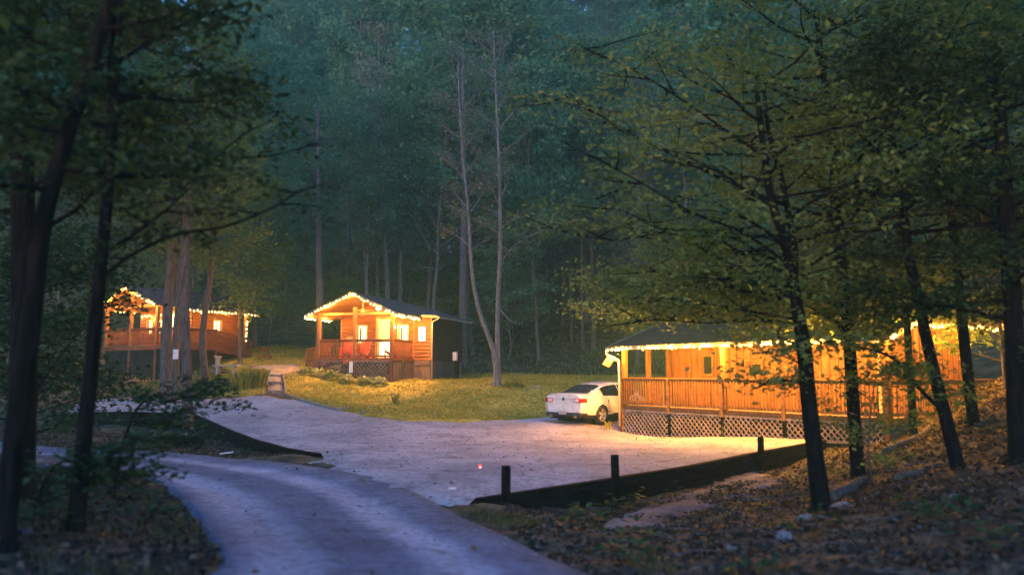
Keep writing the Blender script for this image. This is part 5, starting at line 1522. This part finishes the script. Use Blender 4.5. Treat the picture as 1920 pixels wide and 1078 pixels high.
px_tree('forest_tree', [(1797,874),(1775,790),(1757,720),(1738,640),(1722,560),(1704,480),(1690,360),(1660,200),(1630,60)], 13.2, [.12,.105,.10,.095,.085,.08,.06,.05,.03], 'bark_dark', 'leaf_mid', 'dark trunk leaning left in front of the gable end of the honey coloured cabin',
        [(22,.52,.99,2.4,(-.05,.5),6,None)], (11000,.10,.27,.12), seed=42, extra=[([(1772,770),(1740,745),(1706,706),(1675,672),(1630,655),(1600,650)],13.2,12.7,.04,.015,5,.4)])
px_tree('forest_tree', [(1826,800),(1812,680),(1800,560),(1788,440),(1775,320),(1768,200),(1760,40)], 16.5, [.12,.11,.10,.09,.08,.06,.04], 'bark_dark', 'leaf_shaded', 'slender dark trunk right of the leaning one, beyond the gable end lights',
        [(28,.3,.99,2.6,(-.1,.5),6,None)], (15000,.115,.28,.12), seed=43)
px_tree('forest_tree', [(1905,760),(1900,600),(1890,440),(1880,300),(1870,100)], 12.5, [.16,.14,.13,.11,.08], 'bark_dark', 'leaf_shaded', 'dark trunk at the right edge of the view', [(24,.25,.99,2.2,(-.1,.5),6,None)], (20000,.105,.26,.12), seed=44)
px_tree('forest_tree', [(1712,800),(1706,700),(1700,600),(1692,500),(1685,380),(1700,220)], 19.5, [.10,.09,.085,.08,.07,.05], 'bark_dark', 'leaf_mid', 'thin trunk between the porch corner and the gable end', [(22,.5,.99,3.0,(-.05,.5),6,None)], (20000,.12,.34,.14), seed=45, extra=[([(1700,600),(1600,560),(1450,560),(1300,575),(1180,600)],19.5,25,.04,.008,22,1.5),([(1698,560),(1560,530),(1400,535),(1250,545)],19.5,25,.04,.008,22,1.5),([(1700,590),(1640,585),(1560,592),(1460,600)],19.5,22,.03,.008,12,1.0)])
px_tree('sapling', [(1635,905),(1628,840),(1632,780),(1640,720)], 14.0, [.02,.016,.012,.006], 'bark_mid', 'leaf_mid', 'leafy sapling at the foot of the porch corner on the right bank', [(14,.25,.98,.8,(-.05,.5),5,None)], (1500,.085,.14,.08), seed=46)
px_tree('sapling', [(1880,640),(1870,560),(1860,470),(1855,400)], 20, [.05,.04,.03,.015], 'bark_mid', 'leaf_mid', 'leafy young tree catching lamplight beyond the gable end on the right', [(24,.1,.98,1.9,(-.1,.4),6,None)], (6000,.13,.26,.14), seed=47)
# off to the sides: the wood the viewer stands in, shading the foreground
for i, (x, y, k, s_, lb) in enumerate([(-17,22,0,.8,'full crowned tree at the far left beyond the near trunks'),(-24,30,2,.9,'full crowned tree left of the left cabin'),(-31,40,0,.9,'tall tree beyond the left side of the left cabin'),(-27,36,5,1.,'layered small tree left of the left cabin'),
        (15,23,5,1.1,'layered small tree on the bank beyond the right edge of the porch'),(20,27,0,.85,'full crowned tree behind the right end of the honey coloured cabin'),(17,33,2,.9,'tall tree behind the honey coloured cabin roof'),(12.5,37.5,5,1.3,'layered small tree directly behind the honey coloured cabin'),
        (24,34,1,.9,'high crowned tree far behind the honey coloured cabin on the right'),(11.5,41,2,.9,'tree rising behind the left end of the honey coloured roof'),(-16,14,2,.7,'tree at the far left edge beside the bend of the road'),(14,14,0,.7,'tree on the dark right bank at the edge of the view'),
        (-23,84,1,1.4,'very tall tree on the ridge filling the gap left of centre'),(-27,88,0,1.4,'very tall full tree on the ridge at the left of the gap'),(9,98,1,1.4,'very tall tree on the ridge above the car'),(13,96,0,1.4,'very tall full tree on the ridge right above the car'),(8.5,43,6,1.2,'small layered tree behind the far corner of the lattice porch')]):
    place(k, x, y, s_, lb)

for i, (x, y, k, s_, lb) in enumerate([(-7,1.5,0,.75,'unseen shade tree beside the road just left of the viewer'),(7.5,2,0,.8,'unseen shade tree on the bank just right of the viewer'),(10.5,6,2,.8,'unseen shade tree on the right bank level with the foreground'),(-11,6.5,2,.75,'unseen shade tree on the left bank level with the foreground'),(0.5,-7,1,.9,'unseen shade tree behind the viewer beside the road')]):  # unseen trees added to keep sky light off the foreground
    place(k, x, y, s_, lb)

# ---- shrubs, hostas, ground plants
M['redleaf'] = mat_leaf('red_leaves', (.12,.02,.012), (.26,.06,.03), (.34,.12,.05))
def leaf_bush(rng, n, rad, h, ls, aspect=.5, up=.6):
    a = rng.uniform(0,2*np.pi,n); r = rad*np.sqrt(rng.uniform(0,1,n)); C = np.column_stack([r*np.cos(a), r*np.sin(a), h*(1-(r/rad)**2)*rng.uniform(.25,1,n)+.03])
    out = np.column_stack([np.cos(a)*.8, np.sin(a)*.8, rng.uniform(.1,1,n)*up]); out /= np.linalg.norm(out,axis=1)[:,None]
    side = np.cross(out, [0,0,1]); side /= np.linalg.norm(side,axis=1)[:,None]; nr = np.cross(side, out)
    s_ = (ls*rng.uniform(.6,1.2,n))[:,None]
    V = np.empty((n,6,3)); w = aspect*.5
    V[:,0] = C; V[:,1] = C+out*s_*.3+side*s_*w; V[:,2] = C+out*s_*.7+side*s_*w*.8-nr*s_*.05; V[:,3] = C+out*s_-nr*s_*.22; V[:,4] = C+out*s_*.7-side*s_*w*.8-nr*s_*.05; V[:,5] = C+out*s_*.3-side*s_*w
    return fast_mesh('leaves', V.reshape(-1,3), np.arange(n*6), 6, False, rng.uniform(.1,1,n))
rng = np.random.default_rng(77)
def bush(name, x, y, mesh, mat, label, cat='plant', group=None, s_=1, f=hu, dz=.04):
    o = link(name, mesh, M[mat], None); o.location = (x, y, f(x,y)+dz); o.scale = (s_,)*3; o.rotation_euler[2] = rng.uniform(0,6.28); return tag(o, label, cat, group)
hs = ['hosta at the left end of the row, by the cabin steps','second hosta from the steps in front of the lattice','tallest hosta in the row below the white sign','fourth hosta from the steps in front of the lattice','fifth hosta from the steps, pale edged','hosta at the right end of the row by the corner post']
for i, (px, py, s_) in enumerate([(576,703,1.0),(598,707,1.0),(622,712,1.2),(650,718,.95),(683,721,1.0),(712,724,1.05)]):
    g_ = gp(px, py); me_ = leaf_bush(np.random.default_rng(200+i), 130, .32, .36, .21, .6, 1.0); bush('hosta', g_.x, g_.y, me_, 'hosta', hs[i], 'hosta', 'hostas along the lattice', s_)
g_ = gp(496,676); bush('shrub', g_.x, g_.y, leaf_bush(np.random.default_rng(299), 160, .4, .8, .16, .45, 1.0), 'redleaf', 'small reddish shrub standing on the grass behind the sandy path', 'shrub')
# tall grass clump and plants beside the path
def grass_mesh(rng, X, Y, Z, h, w=.012, bend=.35, name='grass'):
    n = len(X); a = rng.uniform(0,2*np.pi,n); hh = h*rng.uniform(.5,1.2,n); d = np.column_stack([np.cos(a),np.sin(a),np.zeros(n)]); s_ = np.column_stack([-np.sin(a),np.cos(a),np.zeros(n)])
    B = np.column_stack([X,Y,Z]); b_ = (bend*hh*rng.uniform(.2,1.3,n))[:,None]; ww = (w*rng.uniform(.6,1.3,n))[:,None] if np.ndim(w)==0 else w
    V = np.empty((n,5,3)); up = np.array([0,0,1.])
    V[:,0] = B-s_*ww; V[:,1] = B+s_*ww; V[:,2] = B+s_*ww*.7+d*b_*.3+up*hh[:,None]*.6; V[:,3] = B+d*b_+up*hh[:,None]; V[:,4] = B-s_*ww*.7+d*b_*.3+up*hh[:,None]*.6
    return fast_mesh(name, V.reshape(-1,3), np.arange(n*5), 5, False, rng.uniform(0,1,n))
def grass_clump(px, py, n, rad, h, label, w=.014):
    g_ = gp(px, py); r = np.random.default_rng(int(px)); a = r.uniform(0,6.28,n); q = rad*np.sqrt(r.uniform(0,1,n))
    o = link('grass_clump', grass_mesh(r, q*np.cos(a), q*np.sin(a), np.zeros(n), h, w), M['grass'], None); o.location = (g_.x,g_.y,hu(g_.x,g_.y)+.02); return tag(o, label, 'grass clump')
grass_clump(472,726, 2200, .62, .78, 'tall bright grass clump right beside the path', .009)
grass_clump(440,731, 1600, .7, .5, 'lower grass clump left of the tall one by the path')
grass_clump(1140,806, 22, .10, .30, 'small weed tuft in the gravel in front of the white car', .012)
grass_clump(1240,815, 26, .12, .26, 'small weed tuft at the foot of the lattice', .012)
grass_clump(1355,820, 40, .16, .36, 'weed tuft at the foot of the lattice farther right', .012)
grass_clump(742,760, 60, .12, .5, 'thin weed standing alone on the lawn', .012)
for i, (px, py, s_, lb) in enumerate([(376,732,1.1,'low leafy plant at the foot of the slim bent trunk'),(408,735,1.2,'pale flowering plant left of the grass clumps'),(432,722,1.0,'low plant in front of the bench'),(360,742,.9,'low plant right of the tall straight trunk'),
        (290,745,1.3,'dark shrub in front of the skirt of the left cabin'),(240,748,1.3,'dark shrub left of the trunks at the left cabin'),(878,712,.8,'small weed by the corner of the dark side wall'),(962,728,.9,'weed on the lawn right of the pale double trunk')]):
    g_ = gp(px, py); me_ = leaf_bush(np.random.default_rng(300+i), 300, .5, .5, .16, .45); bush('shrub', g_.x, g_.y, me_, 'hosta' if i in (1,) else 'leaf_mid', lb, 'shrub', None, s_)
# tufts and weeds: one grass cover for lawns, one for verges
def cover(name, label, polys, dens, h, w, clumpy, seed, f=h_up, dz=.02, mat='grass', excl=(), bbox=None, bend=.5):
    r = np.random.default_rng(seed); XS = []; YS = []
    for bd_ in polys:
        xs = np.array([p.x for p in bd_]); ys = np.array([p.y for p in bd_]); A_ = (xs.max()-xs.min())*(ys.max()-ys.min()); n = int(A_*dens)
        X = r.uniform(xs.min(),xs.max(),n); Y = r.uniform(ys.min(),ys.max(),n)
        c = .5+.5*np.sin(X*1.9+2*np.sin(Y*1.1))*np.sin(Y*2.3+1.5*np.sin(X*1.3)); k = (r.uniform(0,1,n) < (1-clumpy)+clumpy*c**2) & inside(bd_, X, Y)
        for e in excl: k &= ~inside(e, X, Y)
        XS.append(X[k]); YS.append(Y[k])
    X, Y = np.concatenate(XS), np.concatenate(YS)
    Z_ = f(X, Y) + dz
    o = link(name, grass_mesh(r, X, Y, Z_, h, w, bend), M[mat], None); tag(o, label, 'grass', kind='stuff'); return o
cover('lawn_grass', 'short uneven grass of the lawns round the cabins', [lawn_bd, back_bd, bed_bd], 130, .11, .02, .55, 11, excl=[path_bd, lot_bd], bend=.9)
V2 = lambda *a: Vector(a)
cover('verge_grass', 'thin grass growing on the verge between road and gravel lot', [[g2(*p) for p in [(850,955),(890,950),(960,965),(1060,990),(1130,1010),(1200,1078),(1290,1078),(1160,1000),(1080,990),(940,992),(870,972)]]], 700, .09, .005, .8, 12, dz=.0, f=h_g, mat='weeds')
cover('bank_grass', 'dull grass and weeds on the dark left bank', [[V2(-9,5),V2(-1.8,4),V2(-2.2,7.5),V2(-4.5,12),V2(-10,14),V2(-16,14),V2(-14,6)]], 110, .12, .005, .9, 13, f=h_g, dz=.0, excl=[road_bd], mat='weeds')
cover('slope_grass', 'weeds and seedlings on the shaded slope', [[V2(-40,38),V2(-14,38),V2(-20,60),V2(-45,60)],[V2(-6,47),V2(10,39),V2(20,40),V2(26,58),V2(-8,60)]], 14, .30, .03, .8, 14, f=h_g, dz=0, mat='leaf_mid', excl=[lawn_bd, lot_bd, back_bd])
ditch_poly = [gph(*p).to_2d() for p in [(1120,985),(1200,955),(1300,925),(1400,892),(1440,888),(1452,905),(1400,932),(1300,965),(1200,1000),(1120,1010)]]
# fallen leaves on the banks
def litter(name, label, polys, dens, size, seed, excl=(), f=h_g):
    r = np.random.default_rng(seed); XS = []; YS = []
    for bd_ in polys:
        xs = np.array([p.x for p in bd_]); ys = np.array([p.y for p in bd_]); n = int((xs.max()-xs.min())*(ys.max()-ys.min())*dens)
        X = r.uniform(xs.min(),xs.max(),n); Y = r.uniform(ys.min(),ys.max(),n); k = inside(bd_, X, Y) & (r.uniform(0,1,n) < .25+.9*(.5+.5*np.sin(X*2.1+1.7*np.sin(Y*1.3))*np.sin(Y*1.9+1.3*np.sin(X*1.6)))**1.5)
        for e in excl: k &= ~inside(e, X, Y)
        XS.append(X[k]); YS.append(Y[k])
    X, Y = np.concatenate(XS), np.concatenate(YS)
    Z_ = f(X, Y)+bumps(X, Y)+r.uniform(.0,.05,len(X))
    me_ = leaf_cloud(r, np.column_stack([X,Y,Z_]), size, r.uniform(0,1,len(X))**1.5, .5, name, .7)
    o = link(name, me_, M['litter'], None); tag(o, label, 'leaf litter', kind='stuff')
litter('leaf_litter', 'brown fallen leaves covering the banks and ditches', [[V2(.3,7.2),V2(3.5,4.5),V2(9,5),V2(14,10),V2(19,20),V2(13,24),V2(8.0,21.5),V2(5.5,18.6),V2(1.8,15.2),V2(-.2,13.6)],[V2(-12,5),V2(-1.5,3.5),V2(-2.0,9),V2(-6,14),V2(-14,17),V2(-20,27),V2(-9,28),V2(-5.5,21),V2(-13,16.5),V2(-17,10)]], 420, .07, 15, excl=[road_bd, lot_bd])
litter('slope_litter', 'pale fallen leaves under the trees of the slope', [[V2(-8,47),V2(4,44),V2(9,40),V2(22,38),V2(30,66),V2(-14,66)],[V2(-40,36),V2(-24,44),V2(-18,58),V2(-42,62)]], 12, .2, 16, excl=[lawn_bd, lot_bd, back_bd])
def pebbles(name, label, polys, dens, size, seed, excl=()):
    r = np.random.default_rng(seed); XS = []; YS = []
    for bd_ in polys:
        xs = np.array([p.x for p in bd_]); ys = np.array([p.y for p in bd_]); y1 = min(ys.max(), 30)
        n = int((xs.max()-xs.min())*(y1-max(ys.min(),4))*dens); X = r.uniform(xs.min(),xs.max(),n); Y = r.uniform(max(ys.min(),4),y1,n); k = inside(bd_, X, Y)
        for e in excl: k &= ~inside(e, X, Y)
        XS.append(X[k]); YS.append(Y[k])
    X, Y = np.concatenate(XS), np.concatenate(YS); n = len(X); Z_ = h_up(X, Y)+.03
    s_ = (size*r.uniform(.4,1.3,n)**1.5); a = r.uniform(0,6.28,n)
    base = np.array([(1,0,0),(0,1,0),(-1,0,0),(0,-1,0),(.2,.1,.8),(0,0,-.4)])
    V = np.empty((n,6,3))
    for i, (bx_, by_, bz_) in enumerate(base):
        q = s_*r.uniform(.7,1.25,n); V[:,i,0] = X+q*(bx_*np.cos(a)-by_*np.sin(a)); V[:,i,1] = Y+q*(bx_*np.sin(a)+by_*np.cos(a)); V[:,i,2] = Z_+q*bz_*.7
    f_ = np.array([(0,1,4),(1,2,4),(2,3,4),(3,0,4)])[None]+6*np.arange(n)[:,None,None]
    o = link(name, fast_mesh(name, V.reshape(-1,3), f_, 3, False, r.uniform(0,1,n*4)), M['pebble'], None); tag(o, label, 'gravel', kind='stuff')
M['pebble'] = mat_leaf('pebbles', (.08,.075,.08), (.18,.17,.175), (.34,.32,.32), .0)
pebbles('loose_gravel', 'loose stones lying on the gravel lot and the road', [lot_bd], 13, .03, 31)
pebbles('road_stones', 'loose stones scattered on the road', [[V2(-14,4),V2(4,4),V2(4,20),V2(-14,20)]], 0, .03, 32) if False else None
pebbles('road_gravel', 'small loose stones scattered over the road', [road_bd], 12, .018, 33, excl=[lot_bd])
litter('scattered_leaves', 'a few fallen leaves and needles scattered on the gravel', [lot_bd, road_bd], .7, .07, 34, f=lambda X, Y: h_up(X, Y)+.035-bumps(X, Y))
# small seedlings on the banks
sm = [leaf_bush(np.random.default_rng(400+i), 26, .16, .22, .12, .5) for i in range(4)]
rr = random.Random(5)
for k in range(70):
    if k < 42: x, y = rr.uniform(.8,9.5), rr.uniform(6.5,18); lb, gr = 'small seedling among dead leaves on the right bank', 'seedlings on the right bank'
    else: x, y = rr.uniform(-9,-2.6), rr.uniform(6,15); lb, gr = 'small seedling on the dark bank left of the road', 'seedlings on the left bank'
    xa, ya = np.array([x]), np.array([y])
    if inside(road_bd, xa, ya)[0] or inside(lot_bd, xa, ya)[0]: continue
    bush('seedling', x, y, sm[k%4], 'leaf_shaded', lb, 'seedling', gr, rr.uniform(.7,1.6), f=hg, dz=.02)
# low leafy branches reaching in at the left
px_tree('shrub', [(60,930),(90,890),(120,862)], 8.0, [.02,.015,.01], 'bark_dark', 'leaf_shaded', 'leafy shrub on the dark bank reaching over the road edge at the left', [(10,.2,1.,.9,(-.15,.25),5,(-.9,.9))], (900,.10,.09,.05,.9), seed=50, cat='shrub',
        extra=[([(120,865),(180,862),(240,872),(290,886)],8.0,8.2,.01,.004,6,.3)])
px_tree('sapling', [(215,880),(235,820),(262,760),(300,735)], 12.5, [.03,.025,.02,.012], 'bark_dark', 'leaf_shaded', 'dark leafy sapling bending right in front of the left lot edge', [(12,.35,1.,1.0,(-.2,.25),5,(-.7,.9))], (1100,.12,.11,.06,.9), seed=51)
M['ditch'] = mat_gravel('washed_soil', (.14,.12,.12), (.32,.28,.28))
wd, _ = sheet('ditch_gravel', ditch_poly, M['ditch'], .22, .055, hf=h_g, amp=.22, bump_amp=1.0)
# notice on the trunk
g_ = at(331,664,36.6); o = MB().box(-.13,.13,-.012,.012,-.22,.22).build('notice_board', M['white'], None); o.location = (g_.x-.02, g_.y-.05, g_.z); o.rotation_euler[2] = R(-12)
tag(o, 'small white notice board fixed to the reddish brown trunk by the left cabin', 'notice')
for k in range(len(P)):
    if not used[k]: print('unused proto', k)
# ================================================================ haze volume added to lift the dim backdrop and tint it green
hz = MB().box(-160,160,-16,225,-6,150).build('haze', None, None)
hm = bpy.data.materials.new('added_haze'); hm.use_nodes = True; ht = hm.node_tree
ht.nodes.remove(ht.nodes['Principled BSDF'])
pv = ht.nodes.new('ShaderNodeVolumePrincipled'); pv.inputs['Density'].default_value = 0.0021; pv.inputs['Color'].default_value = (.46,1.0,.66,1); pv.inputs['Anisotropy'].default_value = 0.2
ht.links.new(pv.outputs[0], ht.nodes['Material Output'].inputs['Volume'])
hz.data.materials.append(hm); tag(hz, 'thin green haze volume added to lift the dim wood', 'haze', kind='stuff')
